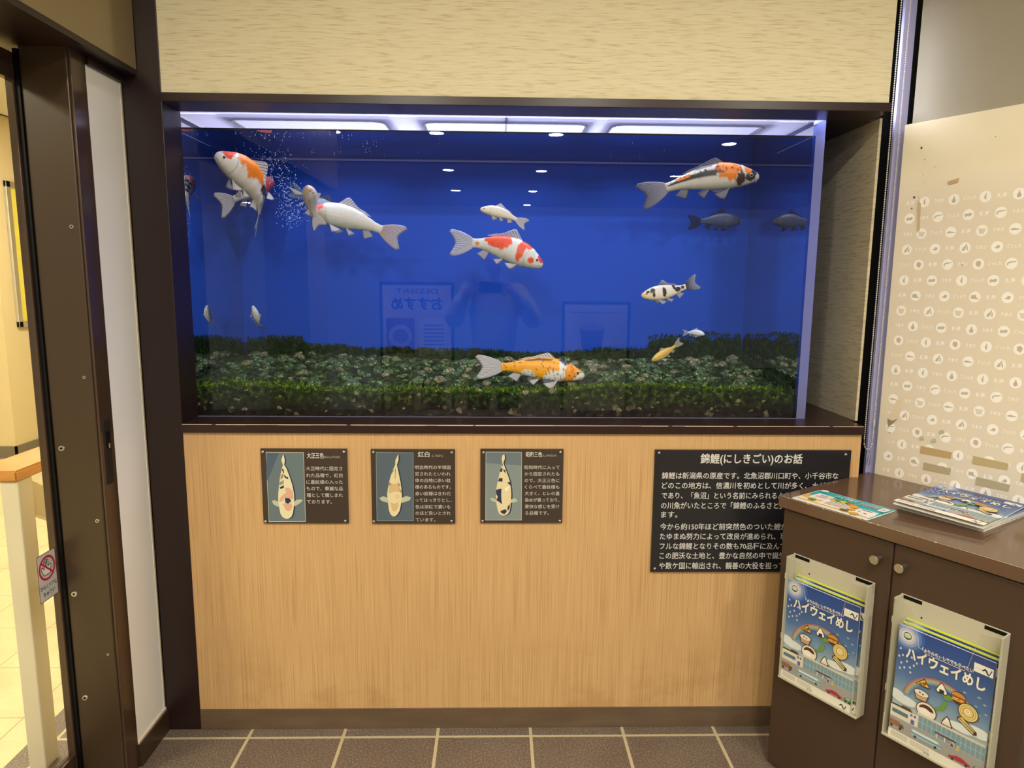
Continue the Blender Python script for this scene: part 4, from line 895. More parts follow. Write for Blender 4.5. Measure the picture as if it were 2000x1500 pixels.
def cover_art(fl, w=.21, h=.297):
    X_ = lambda u: u*w
    Zz = lambda v: h*(1-v)
    P_ = lambda pts: [(X_(a), Zz(b)) for a, b in pts]
    fl.clip = (0, w, 0, h)
    fl.grad(0, w, [Zz(.70), Zz(.60), Zz(.42), Zz(.2), Zz(0)], ['#c4d2d4', '#8fabc0', '#5679ae', '#375796', '#2c4888'])
    for k, c in enumerate(('#3a60ae', '#5c7cbc', '#8b9fcc', '#b9c2da', '#dcdce0')): fl.disc(X_(.10), Zz(.075), .040-.0065*k, .040-.0065*k, c)
    fl.disc(X_(.10), Zz(.075), .0095, .0095, '#46504a'); fl.disc(X_(.10), Zz(.072), .0078, .0062, '#dfe2d8'); fl.text('山川', X_(.072), X_(.128), Zz(.073), .005, '#3d4640')
    fl.rect(X_(.06), X_(.14), Zz(.098), Zz(.088), '#4f7a48')
    fl.text('「よりみち」してでも食べたい', X_(.27), X_(.80), Zz(.135), .0105, '#f4f3ea', .014); fl.line([(X_(.30), Zz(.160)), (X_(.72), Zz(.160))], .0012, '#e8e6d8')
    fl.text('ハイウェイめし', X_(.10), X_(.93), Zz(.215), .031, '#33518e', .055); fl.text('ハイウェイめし', X_(.10), X_(.93), Zz(.214), .030, '#f3efd6', .035)
    fl.rect(X_(.80), X_(.985), Zz(.128), Zz(.058), '#efeee6')
    fl.poly(P_([(.875, .100), (.905, .075), (.925, .085), (.945, .115), (.965, .072), (.975, .076), (.948, .124), (.930, .118), (.908, .092), (.885, .104)]), '#3c403a'); fl.text('ー一二', X_(.812), X_(.872), Zz(.095), .004, '#6a6e66')
    for a, b in ((.04, .20), (.07, .25), (.03, .27), (.12, .29), (.17, .24), (.06, .32), (.16, .33), (.20, .30), (.10, .35), (.23, .27), (.17, .37), (.05, .37)):
        fl.disc(X_(a), Zz(b), .0024, .0030, '#d8d4e4', 10)
    for a, b in ((.72, .33), (.86, .32), (.92, .36), (.84, .40), (.94, .43), (.88, .46), (.78, .43)): fl.poly(P_([(a, b), (a+.02, b-.010), (a+.045, b), (a+.02, b+.010)]), '#8fb0a8')
    for r_, c in ((.088, '#a8707c'), (.0845, '#b89a7a'), (.081, '#a9b48a'), (.0775, '#7fa0a8'), (.074, '#6b86ba')): fl.ring(X_(.52), Zz(.62), r_-.0036, r_, c, .12*pi, .93*pi, 36)
    fl.disc(X_(.03), Zz(.60), .022, .012, '#dfe8ea'); fl.disc(X_(.14), Zz(.625), .03, .012, '#dfe8ea'); fl.disc(X_(.90), Zz(.60), .032, .013, '#e4eaea'); fl.disc(X_(.75), Zz(.625), .03, .010, '#e4eaea')
    # green islands
    fl.poly(P_([(.53, .425), (.57, .40), (.60, .41), (.66, .425), (.63, .445), (.60, .45), (.57, .465), (.55, .45)]), '#6f9a4a')
    fl.poly(P_([(.545, .475), (.58, .475), (.585, .52), (.56, .555), (.53, .57), (.50, .575), (.46, .585), (.44, .60), (.42, .59), (.46, .565), (.50, .55), (.53, .52)]), '#6f9a4a')
    out = '#4a3626'
    # pizza
    fl.poly(P_([(.235, .435), (.33, .365), (.40, .43), (.38, .44)]), out); fl.poly(P_([(.25, .43), (.33, .377), (.39, .428)]), '#e8bc48'); fl.disc(X_(.33), Zz(.412), .0042, .0042, '#a05a30', 10); fl.disc(X_(.295), Zz(.42), .0036, .0034, '#6a7a34', 10); fl.disc(X_(.35), Zz(.40), .003, .003, '#7c4a2c', 10)
    # rice ball
    fl.poly(P_([(.455, .405), (.50, .335), (.525, .335), (.585, .405), (.57, .425), (.47, .425)]), out); fl.poly(P_([(.465, .403), (.505, .343), (.522, .343), (.575, .403), (.565, .417), (.475, .417)]), '#f6f4ec'); fl.rect(X_(.495), X_(.545), Zz(.420), Zz(.39), '#2f3a30')
    # burger
    fl.disc(X_(.69), Zz(.395), .0165, .0155, out); fl.disc(X_(.69), Zz(.385), .0150, .0100, '#cf8f44', a0=0, a1=pi); fl.rect(X_(.62), X_(.76), Zz(.398), Zz(.386), '#7a4428'); fl.poly(P_([(.62, .398), (.76, .398), (.73, .412), (.70, .402), (.66, .410)]), '#e8b43c'); fl.rect(X_(.625), X_(.755), Zz(.424), Zz(.408), '#d39a52')
    # noodles
    fl.disc(X_(.80), Zz(.475), .0215, .0215, out); fl.disc(X_(.80), Zz(.475), .0198, .0198, '#e6d084'); fl.ring(X_(.80), Zz(.475), .010, .0115, '#9a7a34'); fl.ring(X_(.80), Zz(.475), .0150, .0162, '#a88a40'); fl.disc(X_(.79), Zz(.47), .006, .006, '#f2ead0'); fl.ring(X_(.79), Zz(.47), .002, .0032, '#c0704a')
    # sandwich
    fl.poly(P_([(.70, .545), (.74, .525), (.90, .60), (.905, .625), (.87, .635), (.70, .565)]), out); fl.poly(P_([(.715, .545), (.745, .533), (.885, .60), (.87, .608)]), '#e2b878'); fl.poly(P_([(.712, .553), (.87, .616), (.87, .625), (.712, .562)]), '#f0e2b4'); fl.poly(P_([(.74, .556), (.88, .60), (.872, .612), (.73, .562)]), '#8a9a44')
    # soft ice
    fl.poly(P_([(.545, .665), (.56, .63), (.60, .58), (.63, .60), (.665, .66), (.635, .715), (.585, .715)]), out); fl.poly(P_([(.555, .66), (.57, .632), (.60, .592), (.62, .605), (.652, .66)]), '#f6f2e6'); fl.poly(P_([(.565, .667), (.645, .667), (.627, .708), (.592, .708)]), '#c8965a'); fl.line(P_([(.57, .64), (.64, .63)]), .0012, '#cfc4ae'); fl.line(P_([(.565, .655), (.65, .645)]), .0012, '#cfc4ae')
    # plate
    fl.disc(X_(.385), Zz(.625), .0235, .0215, out); fl.disc(X_(.385), Zz(.625), .0217, .0197, '#efeadc'); fl.disc(X_(.385), Zz(.617), .0165, .0125, '#5a2f24', a0=0, a1=pi); fl.disc(X_(.37), Zz(.635), .013, .0085, '#f8f5ec')
    # cup
    fl.poly(P_([(.235, .495), (.40, .495), (.375, .56), (.26, .56)]), out); fl.poly(P_([(.245, .50), (.39, .50), (.368, .552), (.268, .552)]), '#c9a888'); fl.disc(X_(.318), Zz(.495), .0172, .0085, out); fl.disc(X_(.318), Zz(.495), .0158, .0073, '#efe8da'); fl.disc(X_(.30), Zz(.492), .003, .002, '#8a5a3a', 8); fl.disc(X_(.335), Zz(.498), .003, .002, '#8a5a3a', 8)
    # buildings, road, cars
    fl.rect(0, w, Zz(.92), Zz(.80), '#a7a6a4'); fl.rect(0, w, Zz(.80), Zz(.775), '#c4c2bc')
    fl.rect(X_(.30), w, Zz(.80), Zz(.665), '#d9cfc0'); fl.rect(X_(.315), w, Zz(.798), Zz(.685), '#7f9fae')
    for k in range(13): fl.rect(X_(.36+.05*k), X_(.364+.05*k), Zz(.798), Zz(.685), '#c2d0d4', k == 0)
    fl.line([(X_(.315), Zz(.74)), (w, Zz(.74))], .0008, '#c2d0d4')
    fl.rect(0, X_(.31), Zz(.80), Zz(.70), '#e6e0d2'); fl.poly(P_([(0, .70), (.02, .685), (.1, .685), (.12, .70)]), '#4a443c'); fl.poly(P_([(.10, .70), (.13, .672), (.22, .672), (.25, .70)]), '#54483c'); fl.rect(X_(.02), X_(.20), Zz(.765), Zz(.73), '#5f7f8e'); fl.rect(X_(.225), X_(.25), Zz(.73), Zz(.71), '#5c6a9c'); fl.rect(X_(.265), X_(.29), Zz(.73), Zz(.71), '#5c6a9c'); fl.rect(X_(.235), X_(.275), Zz(.795), Zz(.755), '#5a6ab0')
    fl.rect(X_(.50), X_(.72), Zz(.765), Zz(.752), '#6a3c3c'); fl.rect(X_(.52), X_(.53), Zz(.80), Zz(.765), '#e8e4d8'); fl.rect(X_(.60), X_(.61), Zz(.80), Zz(.765), '#e8e4d8', False); fl.rect(X_(.69), X_(.70), Zz(.80), Zz(.765), '#e8e4d8', False)
    fl.poly(P_([(.0, .83), (.12, .83), (.12, .875), (.0, .875)]), '#9a6c54'); fl.poly(P_([(.12, .845), (.16, .845), (.17, .875), (.12, .875)]), '#6c5244')
    fl.poly(P_([(.25, .825), (.55, .825), (.58, .85), (.58, .885), (.25, .885)]), '#9fc2d2'); fl.rect(X_(.265), X_(.54), Zz(.850), Zz(.834), '#e8eef0'); fl.rect(X_(.25), X_(.58), Zz(.862), Zz(.856), '#4f6f8c')
    fl.poly(P_([(.66, .885), (.70, .875), (.74, .862), (.80, .862), (.84, .875), (.88, .885), (.88, .90), (.66, .90)]), '#b03c44')
    fl.poly(P_([(.90, .88), (.93, .862), (.985, .862), (1.0, .875), (1.0, .90), (.90, .90)]), '#5f8a5a'); fl.rect(X_(.93), X_(.98), Zz(.878), Zz(.867), '#cfe0d8')
    for a in (.03, .13, .30, .52): fl.disc(X_(a), Zz(.885), .0032, .0032, '#3a3632', 12)
    for a in (.70, .84, .93, .98): fl.disc(X_(a), Zz(.90), .0030, .0030, '#3a3632', 12)
    fl.poly(P_([(.67, .80), (.685, .775), (.70, .80)]), '#2c2c34'); fl.disc(X_(.685), Zz(.770), .0022, .0022, '#e0c0a0', 8); fl.poly(P_([(.72, .815), (.745, .785), (.765, .815)]), '#e0c040'); fl.disc(X_(.745), Zz(.780), .0024, .0024, '#e8c8a8', 8)
    fl.rect(0, w, Zz(1.0), Zz(.915), '#efece2')
    for k in range(4): fl.rect(X_(.03), X_(.22), Zz(.934+.012*k), Zz(.930+.012*k), '#8d8a84', k == 0)
    for k in range(4): fl.rect(X_(.25), X_(.46), Zz(.934+.012*k), Zz(.930+.012*k), '#a5a29a', k == 0)
    fl.text('定価', X_(.40), X_(.47), Zz(.975), .006, '#55524c')
    fl.poly(P_([(.85, .962), (.88, .94), (.90, .948), (.92, .975), (.94, .94), (.95, .944), (.925, .985), (.905, .98), (.885, .955), (.86, .966)]), '#3c403a')
_mag = {}
def magazine(mw, label, group, lime=False, th=.0026, w=.21, h=.297):
    """cover faces local -y; origin at the lower left corner of the cover"""
    if not _mag:
        for key, mt in (('p', 'paper_white'), ('l', 'lime_paper')):
            bm = bmesh.new(); bx(bm, 0, w, 0, .0026, 0, h+(.0045 if key == 'l' else 0)); o = finish(bm, 'pages', mt); _mag[key] = o.data; bpy.data.objects.remove(o)
        fl = Flat(); fl.y = -.0001; fl.step = .00006; cover_art(fl); o = fl.done('cover', 'print_gloss'); _mag['c'] = o.data; bpy.data.objects.remove(o)
    root = empty('magazine', mw=mw); tag(root, label, 'magazine', group)
    for nm, key in (('pages', 'l' if lime else 'p'), ('cover', 'c')):
        o = bpy.data.objects.new(nm, _mag[key]); COL.objects.link(o); o.parent = root
    return root
def holder(x0, x1, z0, z1, label, mags):
    hw, hh = x1-x0, z1-z0; D = .036
    root = empty('brochure_holder', mw=CM @ Matrix.Translation((x0, 0, z0))); tag(root, label, 'brochure holder')
    bm = bmesh.new(); bx(bm, 0, hw, -.0035, -.0008, 0, hh-.002, .0006)
    bp_ = finish(bm, 'back_plate', 'holder_plastic', root)
    for a, b in ((.006, .050), (hw-.050, hw-.006)):
        bm = bmesh.new(); bx(bm, a, b, -.0040, -.0034, hh-.013, hh-.004); finish(bm, 'slot', 'black', bp_)
    bm = bmesh.new(); bmesh.ops.create_cone(bm, cap_ends=True, segments=14, radius1=.0022, radius2=.0022, depth=.001, matrix=Matrix.Translation((.052, -.0036, hh-.045)) @ Matrix.Rotation(pi/2, 4, 'X'))
    finish(bm, 'screw_hole', 'black', bp_)
    for a, b in ((0, .004), (hw-.004, hw)):
        bm = bmesh.new(); bx(bm, a, b, -D, -.0034, 0, hh-.004, .0008); finish(bm, 'side_rail', 'holder_plastic', root)
    bm = bmesh.new(); bx(bm, .004, hw-.004, -D, -.0034, 0, .004); bx(bm, 0, hw, -D-.002, -D+.001, 0, .006, .0008); finish(bm, 'bottom_rail', 'holder_plastic', root)
    # clear front with the shaped cut-out
    bm = bmesh.new(); pts = [(0, .003), (hw, .003), (hw, hh-.006), (hw-.042, hh-.010), (hw-.062, hh-.105), (.068, hh-.105), (.044, hh-.010), (0, hh-.006)]
    lo = [bm.verts.new((x, -D, z)) for x, z in pts]; hi = [bm.verts.new((x, -D-.0018, z)) for x, z in pts]
    f = bm.faces.new(lo); f2 = bm.faces.new(hi[::-1]); n_ = len(pts)
    for i in range(n_): bm.faces.new((lo[i], lo[(i+1) % n_], hi[(i+1) % n_], hi[i]))
    fp = finish(bm, 'front_panel', 'clear_acrylic', root)
    bm = bmesh.new(); q = [(x, -D-.0009, z) for x, z in pts[2:]]; tube(bm, q, .0006, 5); e_ = finish(bm, 'polished_edge', 'holder_plastic', fp)
    bm = bmesh.new()
    for zz in (.12, .30):
        bx(bm, -.0008, .001, -D-.0012, -D+.006, zz, zz+.016); bx(bm, hw-.001, hw+.0008, -D-.0012, -D+.006, zz, zz+.016)
    finish(bm, 'hinge_tab', 'holder_plastic', root)
    for (dx, dz, dy, lime, lab) in mags:
        magazine(CM @ Matrix.Translation((x0+dx, -dy, z0+.0045+dz)), lab, None, lime)
holder(.043, .277, .321, .690, 'clear brochure holder on the left cabinet door', [
    (.0185, .006, .0075, True, 'rearmost lime-edged magazine showing over the others in the left holder'), (.0195, .001, .0115, False, 'magazine second from the back in the left holder'),
    (.0205, -.002, .0165, True, 'magazine shifted right behind the front one in the left holder'), (.0045, -.0035, .0255, False, 'front magazine in the left brochure holder')])
holder(.343, .578, .321, .690, 'clear brochure holder on the right cabinet door', [
    (.0195, .006, .0075, True, 'rearmost lime-edged magazine in the right holder'), (.0200, .001, .0115, False, 'magazine second from the back in the right holder'),
    (.0180, -.001, .0165, True, 'magazine directly behind the front one in the right holder'), (.0140, -.0035, .0255, False, 'front magazine in the right brochure holder')])
# magazines lying on the counter
def lying(o, xd, z, pitch=0.0):
    X = Vector((xd.x, xd.y, 0)).normalized(); U = Vector((-X.y, X.x, 0)); N_ = Vector((0, 0, 1))
    return Matrix(((X.x, -N_.x, U.x, o.x), (X.y, -N_.y, U.y, o.y), (X.z, -N_.z, U.z, z), (0, 0, 0, 1)))
a = PZ(1752, 993, ZC); b = PZ(1900.6, 1034, ZC)
names = ['lowest magazine of the pile on the counter', 'second magazine from the bottom of the counter pile', 'third magazine from the bottom of the counter pile', 'fourth magazine up in the counter pile, cover half hidden']
for k in range(4):
    jitter = Vector((.0012*((k*7) % 3-1), .0010*((k*5) % 3-1), 0))
    magazine(lying(a+jitter, b-a, ZC+.0032*(k+1)), names[k], None)
# the top one lies askew and arches a little
a2 = PZ(1744.5, 981.3, ZC+.026); b2 = PZ(1895, 1023.3, ZC+.020)
root = empty('magazine', mw=lying(a2, b2-a2, ZC+.0175)); tag(root, 'top magazine of the counter pile, blue cover lying askew', 'magazine')
def curl(x, z): return .0070*(1-x/.21)
for key, nm in (('p', 'pages'), ('c', 'cover')):
    me = _mag[key].copy()
    if key == 'p':
        bm = bmesh.new(); bm.from_mesh(me); bmesh.ops.subdivide_edges(bm, edges=[e for e in bm.edges if e.calc_length() > .1], cuts=11, use_grid_fill=True); bm.to_mesh(me); bm.free()
    for v in me.vertices: v.co.y -= curl(v.co.x, v.co.z)
    o = bpy.data.objects.new(nm, me); COL.objects.link(o); o.parent = root
# teal sheet
c4 = [PZ(1545.4, 972.2, ZC+.0015), PZ(1694.8, 1016.6, ZC+.0015), PZ(1751.8, 997.4, ZC+.0015), PZ(1604.8, 957.2, ZC+.0015)]
lw = ((c4[1]-c4[0]).length+(c4[2]-c4[3]).length)/2; lh = ((c4[3]-c4[0]).length+(c4[2]-c4[1]).length)/2
root = empty('leaflet', mw=lying(c4[0], (c4[1]-c4[0])+(c4[2]-c4[3]), ZC+.0008)); tag(root, 'laminated teal and white sheet lying on the front left of the counter', 'leaflet')
bm = bmesh.new(); prism(bm, rrect(0, lw, 0, lh, .006, 4), -.0003, .0007)
bmesh.ops.rotate(bm, verts=bm.verts[:], cent=(0, 0, 0), matrix=Matrix.Rotation(pi/2, 3, 'X')); finish(bm, 'sheet', 'paper_white', root)
fl = Flat(); fl.y = -.0009; q = lambda u, v: (u*lw, v*lh)
R_ = lambda u0, u1, v0, v1, c: fl.rect(u0*lw, u1*lw, v0*lh, v1*lh, c)
R_(.012, .988, .06, .985, '#35b2bb'); R_(.02, .97, .06, .40, '#f1ead0'); R_(.03, .95, .10, .16, '#e8b84a'); R_(.02, .30, .28, .52, '#e9b44c'); R_(.30, .95, .30, .50, '#e6b850')
R_(.09, .31, .35, .74, '#f4efe6'); R_(.31, .66, .14, .52, '#f7f3ea'); R_(.72, .955, .14, .52, '#f4f0e6')
for u0, u1, v, c in ((.15, .26, .62, '#8d7a72'), (.13, .28, .53, '#c9a0a0'), (.13, .28, .47, '#d8c0b0'), (.36, .60, .43, '#9a8274'), (.36, .62, .35, '#c6b4a2'), (.36, .62, .28, '#c6b4a2'), (.36, .58, .21, '#c6b4a2'), (.77, .90, .44, '#9a8274'), (.77, .80, .30, '#6a8a9a'), (.85, .89, .26, '#c06a5a')): R_(u0, u1, v, v+.035, c)
for u, v, c in ((.36, .56, '#e8c440'), (.42, .60, '#5aa048'), (.49, .57, '#e8c440'), (.56, .60, '#3c8a50'), (.62, .53, '#d8784a'), (.67, .46, '#e0b040'), (.69, .30, '#e8a83c'), (.66, .14, '#6a5a4a'), (.80, .10, '#e0a830'), (.20, .22, '#7a9a4a')): fl.disc(u*lw, v*lh, .012, .010, c, 12)
fl.text('ハイウェイ', .30*lw, .60*lw, .78*lh, .15*lh, '#243a48', .05); fl.text('ハイウェイ', .30*lw, .60*lw, .785*lh, .15*lh, '#f4f6f2', .02)
fl.text('ひとやすみ', .63*lw, .86*lw, .74*lh, .16*lh, '#f2f2ee', .06); fl.text('ひとやすみ', .63*lw, .86*lw, .74*lh, .15*lh, '#d2564e', .02)
fl.disc(.10*lw, .90*lh, .012, .010, '#e4efe6'); R_(.90, .985, .60, .83, '#f2f2ec'); R_(.92, .965, .66, .77, '#b9bcb4')
fl.done('print', 'print_gloss', root)

# ------------------------------------------------------------------ patterned board on the angled wall
BM = angled(BP)
bd = empty('notice_board', mw=BM); tag(bd, 'beige board printed with rows of white round icons, behind the cabinet', 'board')
bm = bmesh.new(); bx(bm, .003, 1.2, .0, .008, .50, 1.914, .0008); finish(bm, 'panel', 'board_paper', bd)
fl = Flat(); fl.y = -.0002; wt_ = '#fffdf4'; gr_ = '#c6bca8'
fl.grad(.004, 1.199, [.51, 1.66, 1.76], ['#e6dcc6', '#e8dec9', '#f3ead2'])
fl.y = -.0004; R0 = .0145
def icon(kind, x, z):
    fl.disc(x, z, R0, R0*1.05, wt_, 22, False); fl.y -= .0002; g_ = lambda pts, c=gr_: fl.poly([(x+a*R0, z+b*R0) for a, b in pts], c, False)
    if kind == 0: g_([(-.25, -.05), (.05, .55), (.22, .75), (.12, .2), (.2, -.3), (.05, -.7), (-.05, -.4)])
    elif kind == 1: g_([(0, .75), (.15, .2), (.38, -.2), (.3, -.55), (0, -.7), (-.3, -.55), (-.38, -.2), (-.12, .25)])
    elif kind == 2: g_([(-.7, -.1), (-.45, .3), (-.1, .15), (.25, .35), (.7, .2), (.55, -.15), (.3, -.35), (-.1, -.25), (-.5, -.4)], '#c9c0ad')
    elif kind == 3: g_([(-.7, .1), (-.3, .35), (.75, .45), (.75, .3), (-.2, .1), (-.45, .0), (-.5, -.35), (-.7, -.35)])
    elif kind == 4: g_([(-.7, .4), (.7, .3), (.7, .2), (-.7, .28)]); fl.poly([(x+a*R0, z+b*R0) for a, b in ((-.6, .2), (.6, .15), (.4, -.6), (-.4, -.6))], '#e2dac8', False)
    elif kind == 5: g_([(-.75, -.05), (-.3, .2), (.1, .1), (.8, -.05), (.8, -.15), (-.2, -.2), (-.7, -.2)])
    elif kind == 6: g_([(-.55, -.5), (-.3, .1), (0, .3), (.2, .75), (.35, .65), (.2, .1), (.05, -.4), (-.2, -.55)]); g_([(.3, -.5), (.3, .1), (.4, .4), (.5, .1), (.55, -.5)], '#c4bba8')
    elif kind == 7: g_([(-.5, -.2), (-.1, .05), (.0, .3), (.4, .3), (.5, 0), (.3, -.35), (-.05, -.3)])
    elif kind == 8: g_([(-.35, .5), (.2, .6), (.5, .2), (.4, -.3), (.1, -.7), (.05, -.45), (-.35, -.35), (-.45, .1)], '#cbbda8')
    else: g_([(-.7, -.35), (-.6, .4), (-.2, .3), (.1, .45), (.3, -.1), (.75, -.45)])
    fl.y += .0002
seq = [(0, 1), (2, 3), (4, 5), (6, 7), (8, 3), (0, 2), (9, 7), (4, 6), (1, 2), (8, 0), (5, 6), (1, 0), (2, 3), (5, 4), (6, 7), (3, 8), (0, 2), (7, 9), (0, 1), (2, 3), (4, 5), (6, 7)]
words = [('新潟', .0225, .0118), ('うまさ', .026, .0100), ('ぎっしり', .032, .0100)]
starts = [0, 1, 1, 2, 2, 0]
for r_ in range(21):
    z = 1.684-.0455*r_
    shifted = r_ % 2
    for k in range(14):
        xi = .08+.08*k-(.0385 if shifted else 0); xt = xi-.04
        ws_, ww, hh_ = words[(starts[r_ % 6]+k) % 3] if not shifted else words[(starts[r_ % 6]+k+2) % 3]
        if xt > .015 and xt < 1.18:
            fl.y -= .0002; fl.text(ws_, xt-ww/2, xt+ww/2, z+.0005, hh_, wt_, .03, lift=False); fl.y += .0002
        if .01 < xi < 1.18: icon(seq[r_][k % 2], xi, z)
fl.y = -.0008
for x0, x1, zc_, c in ((.135, .222, .951, '#c3a878'), (.148, .224, .903, '#b9ac8c'), (.278, .366, .951, '#c3b083'), (.292, .375, .893, '#b9ad90'), (.40, .47, .93, '#c3b083')):
    fl.poly([(x0, zc_-.012), (x1, zc_-.010), (x1+.002, zc_+.010), (x0+.001, zc_+.012)], c)
fl.poly([(.052, 1.09), (.075, 1.10), (.068, 1.06), (.066, 1.045), (.05, 1.02), (.036, 1.015), (.03, 1.035), (.045, 1.055)], '#e6d8ba'); fl.poly([(.030, 1.028), (.045, 1.024), (.062, 1.034), (.045, 1.012), (.034, 1.004)], '#9a8c74')
for x, z, r_ in ((.058, 1.84, .0035), (.05, 1.70, .0035), (.046, 1.668, .0025), (.07, 1.805, .0015), (.10, 1.78, .0014), (.04, .985, .002), (.2, 1.5, .0018), (.25, 1.84, .0015)): fl.disc(x, z, r_*.8, r_, '#4a4438', 9)
for x, z in ((.062, 1.70), (.066, 1.69), (.058, 1.715), (.075, 1.74), (.07, 1.76), (.065, 1.695)): fl.disc(x, z, .0011, .0011, '#6a6250', 7)
fl.poly([(.062, 1.69), (.07, 1.60), (.075, 1.60), (.072, 1.68)], '#cdbb94'); fl.poly([(.14, 1.735), (.17, 1.742), (.168, 1.73), (.145, 1.727)], '#c9b183')
for x, z in ((.185, 1.02), (.165, .99), (.13, .99)): fl.poly([(x, z), (x+.012, z+.004), (x+.014, z-.006), (x+.003, z-.01)], '#c2c0a0')
fl.done('print', 'print_matt', bd)

# ------------------------------------------------------------------ blind chain
cb = PY(1699, 878, .115); cl_, cr_ = PY(1691, 845, .115), PY(1708.5, 850, .115)
xl, xr = (PY(1690.5, 840, .115).x+PY(1758.5, 20, .115).x)/2, (PY(1708, 840, .115).x+PY(1775.5, 20, .115).x)/2
chn = empty('blind_chain', (cb.x, .115, cb.z)); tag(chn, 'white bead pull chain hanging in a long loop before the lilac jamb', 'chain')
path = []
for z in range(0, 2000):
    zz = CEIL-.01-.0066*z
    if zz < cb.z+.03: break
    path.append((xl, zz))
for k in range(1, 8): a = pi+pi*k/8; path.append(((xl+xr)/2+(xr-xl)/2*cos(a), cb.z+.028+.028*sin(a)))
path += [(xr, z) for x, z in path[:len(path)-7][::-1]]
bm = bmesh.new()
for x, z in path: bmesh.ops.create_icosphere(bm, subdivisions=2, radius=.00235, matrix=Matrix.Translation((x-cb.x, 0, z-cb.z)))
bs = finish(bm, 'beads', 'bead_white', chn, smooth=True); bs['kind'] = 'stuff'
bm = bmesh.new(); tube(bm, [(x-cb.x, 0, z-cb.z) for x, z in path], .0006, 5); finish(bm, 'cord', 'bead_white', chn)
bm = bmesh.new(); zj = PY(1708, 826, .115).z-cb.z; cyl(bm, (xr-cb.x, 0, zj-.010), (xr-cb.x, 0, zj+.010), .0032, .0032, 12); finish(bm, 'connector', 'bead_white', chn)
bm = bmesh.new(); xm = 0.0
tube(bm, [(xm, 0, .002), (xm-.003, 0, -.006), (xm+.001, 0, -.012), (xm-.002, 0, -.016)], .0006, 5)
tube(bm, [(xm-.002, 0, -.016), (xm+.003, 0, -.018), (xm+.0035, 0, -.050), (xm-.0045, 0, -.052), (xm-.006, 0, -.046), (xm-.002, 0, -.018)], .0008, 5)
finish(bm, 'hook', 'steel', chn)

# ------------------------------------------------------------------ ceiling downlights
LX = [(-.52, -2.0), (.50, -2.0), (1.5, -2.0), (-.52, -3.8), (.50, -3.8), (-1.4, -3.8), (2.1, -4.1), (-.56, -5.75), (.50, -5.75), (-.58, -7.5), (.50, -7.5), (.49, -9.2), (-4.1, -9.3), (-3.7, -9.3), (2.1, -6.0)]  # third lamp is added to brighten the white side panel
lm = {}
for k, (x, y) in enumerate(LX):
    root = empty('ceiling_light', (x, y, CEIL)); tag(root, 'round white recessed downlight in the ceiling behind the viewer', 'light', 'ceiling downlights')
    if not lm:
        bm = bmesh.new(); n_ = 32
        rs = [[bm.verts.new((r_*cos(2*pi*i/n_), r_*sin(2*pi*i/n_), z)) for i in range(n_)] for r_, z in ((.060, -.001), (.074, -.006), (.078, 0))]
        for a_ in range(2):
            for i in range(n_): bm.faces.new((rs[a_][i], rs[a_][(i+1) % n_], rs[a_+1][(i+1) % n_], rs[a_+1][i]))
        o1 = finish(bm, 'trim_ring', 'paper_white', root); bm = bmesh.new(); bmesh.ops.create_circle(bm, cap_ends=True, segments=32, radius=.060, matrix=Matrix.Translation((0, 0, -.002)))
        for f in bm.faces:
            f.normal_update()
            if f.normal.z > 0: f.normal_flip()
        o2 = finish(bm, 'diffuser', 'lamp_glow', root, smooth='keep'); lm = {'trim_ring': o1.data, 'diffuser': o2.data}
    else:
        for nm, me in lm.items(): o = bpy.data.objects.new(nm, me); COL.objects.link(o); o.parent = root
for k, (x, y) in enumerate(((-2.7, .4), (-2.7, 2.6), (-2.7, -1.8))):
    root = empty('hall_light', (x, y, CEIL)); tag(root, 'square ceiling panel light in the hall beyond the glass door', 'light', 'hall panel lights')
    bm = bmesh.new(); bx(bm, -.33, .33, -.33, .33, -.008, 0); finish(bm, 'frame', 'paper_white', root)
    bm = bmesh.new(); bx(bm, -.3, .3, -.3, .3, -.012, -.0081); finish(bm, 'diffuser', 'hall_glow', root)

# ------------------------------------------------------------------ behind the viewer, mirrored in the tank glass
def menu_board(x, y, w_, z1, label, art):
    root = empty('menu_board', (x, y, 0)); tag(root, label, 'sign', None)
    root.rotation_euler = (0, 0, pi)          # faces the aquarium
    bm = bmesh.new(); bx(bm, -w_/2, w_/2, 0, .03, .12, z1, .004); finish(bm, 'panel', 'door_brown', root)
    for sx in (-1, 1):
        bm = bmesh.new(); bx(bm, sx*(w_/2-.03)-.015, sx*(w_/2-.03)+.015, -.16, .18, 0, .03, .004); bx(bm, sx*(w_/2-.03)-.012, sx*(w_/2-.03)+.012, .0, .03, .03, .13); finish(bm, 'foot', 'door_brown', root)
    fl = Flat(); fl.y = -.001; fl.rect(-w_/2+.025, w_/2-.025, .16, z1-.025, '#e4e0d4'); art(fl, w_, z1); fl.done('print', 'print', root)
def art1(fl, w_, z1):
    fl.text('DESSERT', -.16, .16, z1-.07, .05, '#3a3a40', .01); fl.text('おすすめ', -.20, .20, z1-.17, .10, '#2c2c34', .03)
    fl.rect(.02, w_/2-.05, z1-.56, z1-.28, '#8a4a48'); fl.disc(.13, z1-.42, .09, .09, '#d8d0b8'); fl.disc(.13, z1-.42, .06, .055, '#8c6a42')
    fl.rect(-w_/2+.05, -.01, z1-.56, z1-.28, '#f4f2ea', False)
    for k in range(6): fl.rect(-w_/2+.08, -.05, z1-.34-.03*k, z1-.33-.03*k, '#55524c', k == 0)
    fl.rect(-.22, -.02, .3, z1-.62, '#7a5a64'); fl.rect(.03, .22, .3, z1-.62, '#8a7a5a')
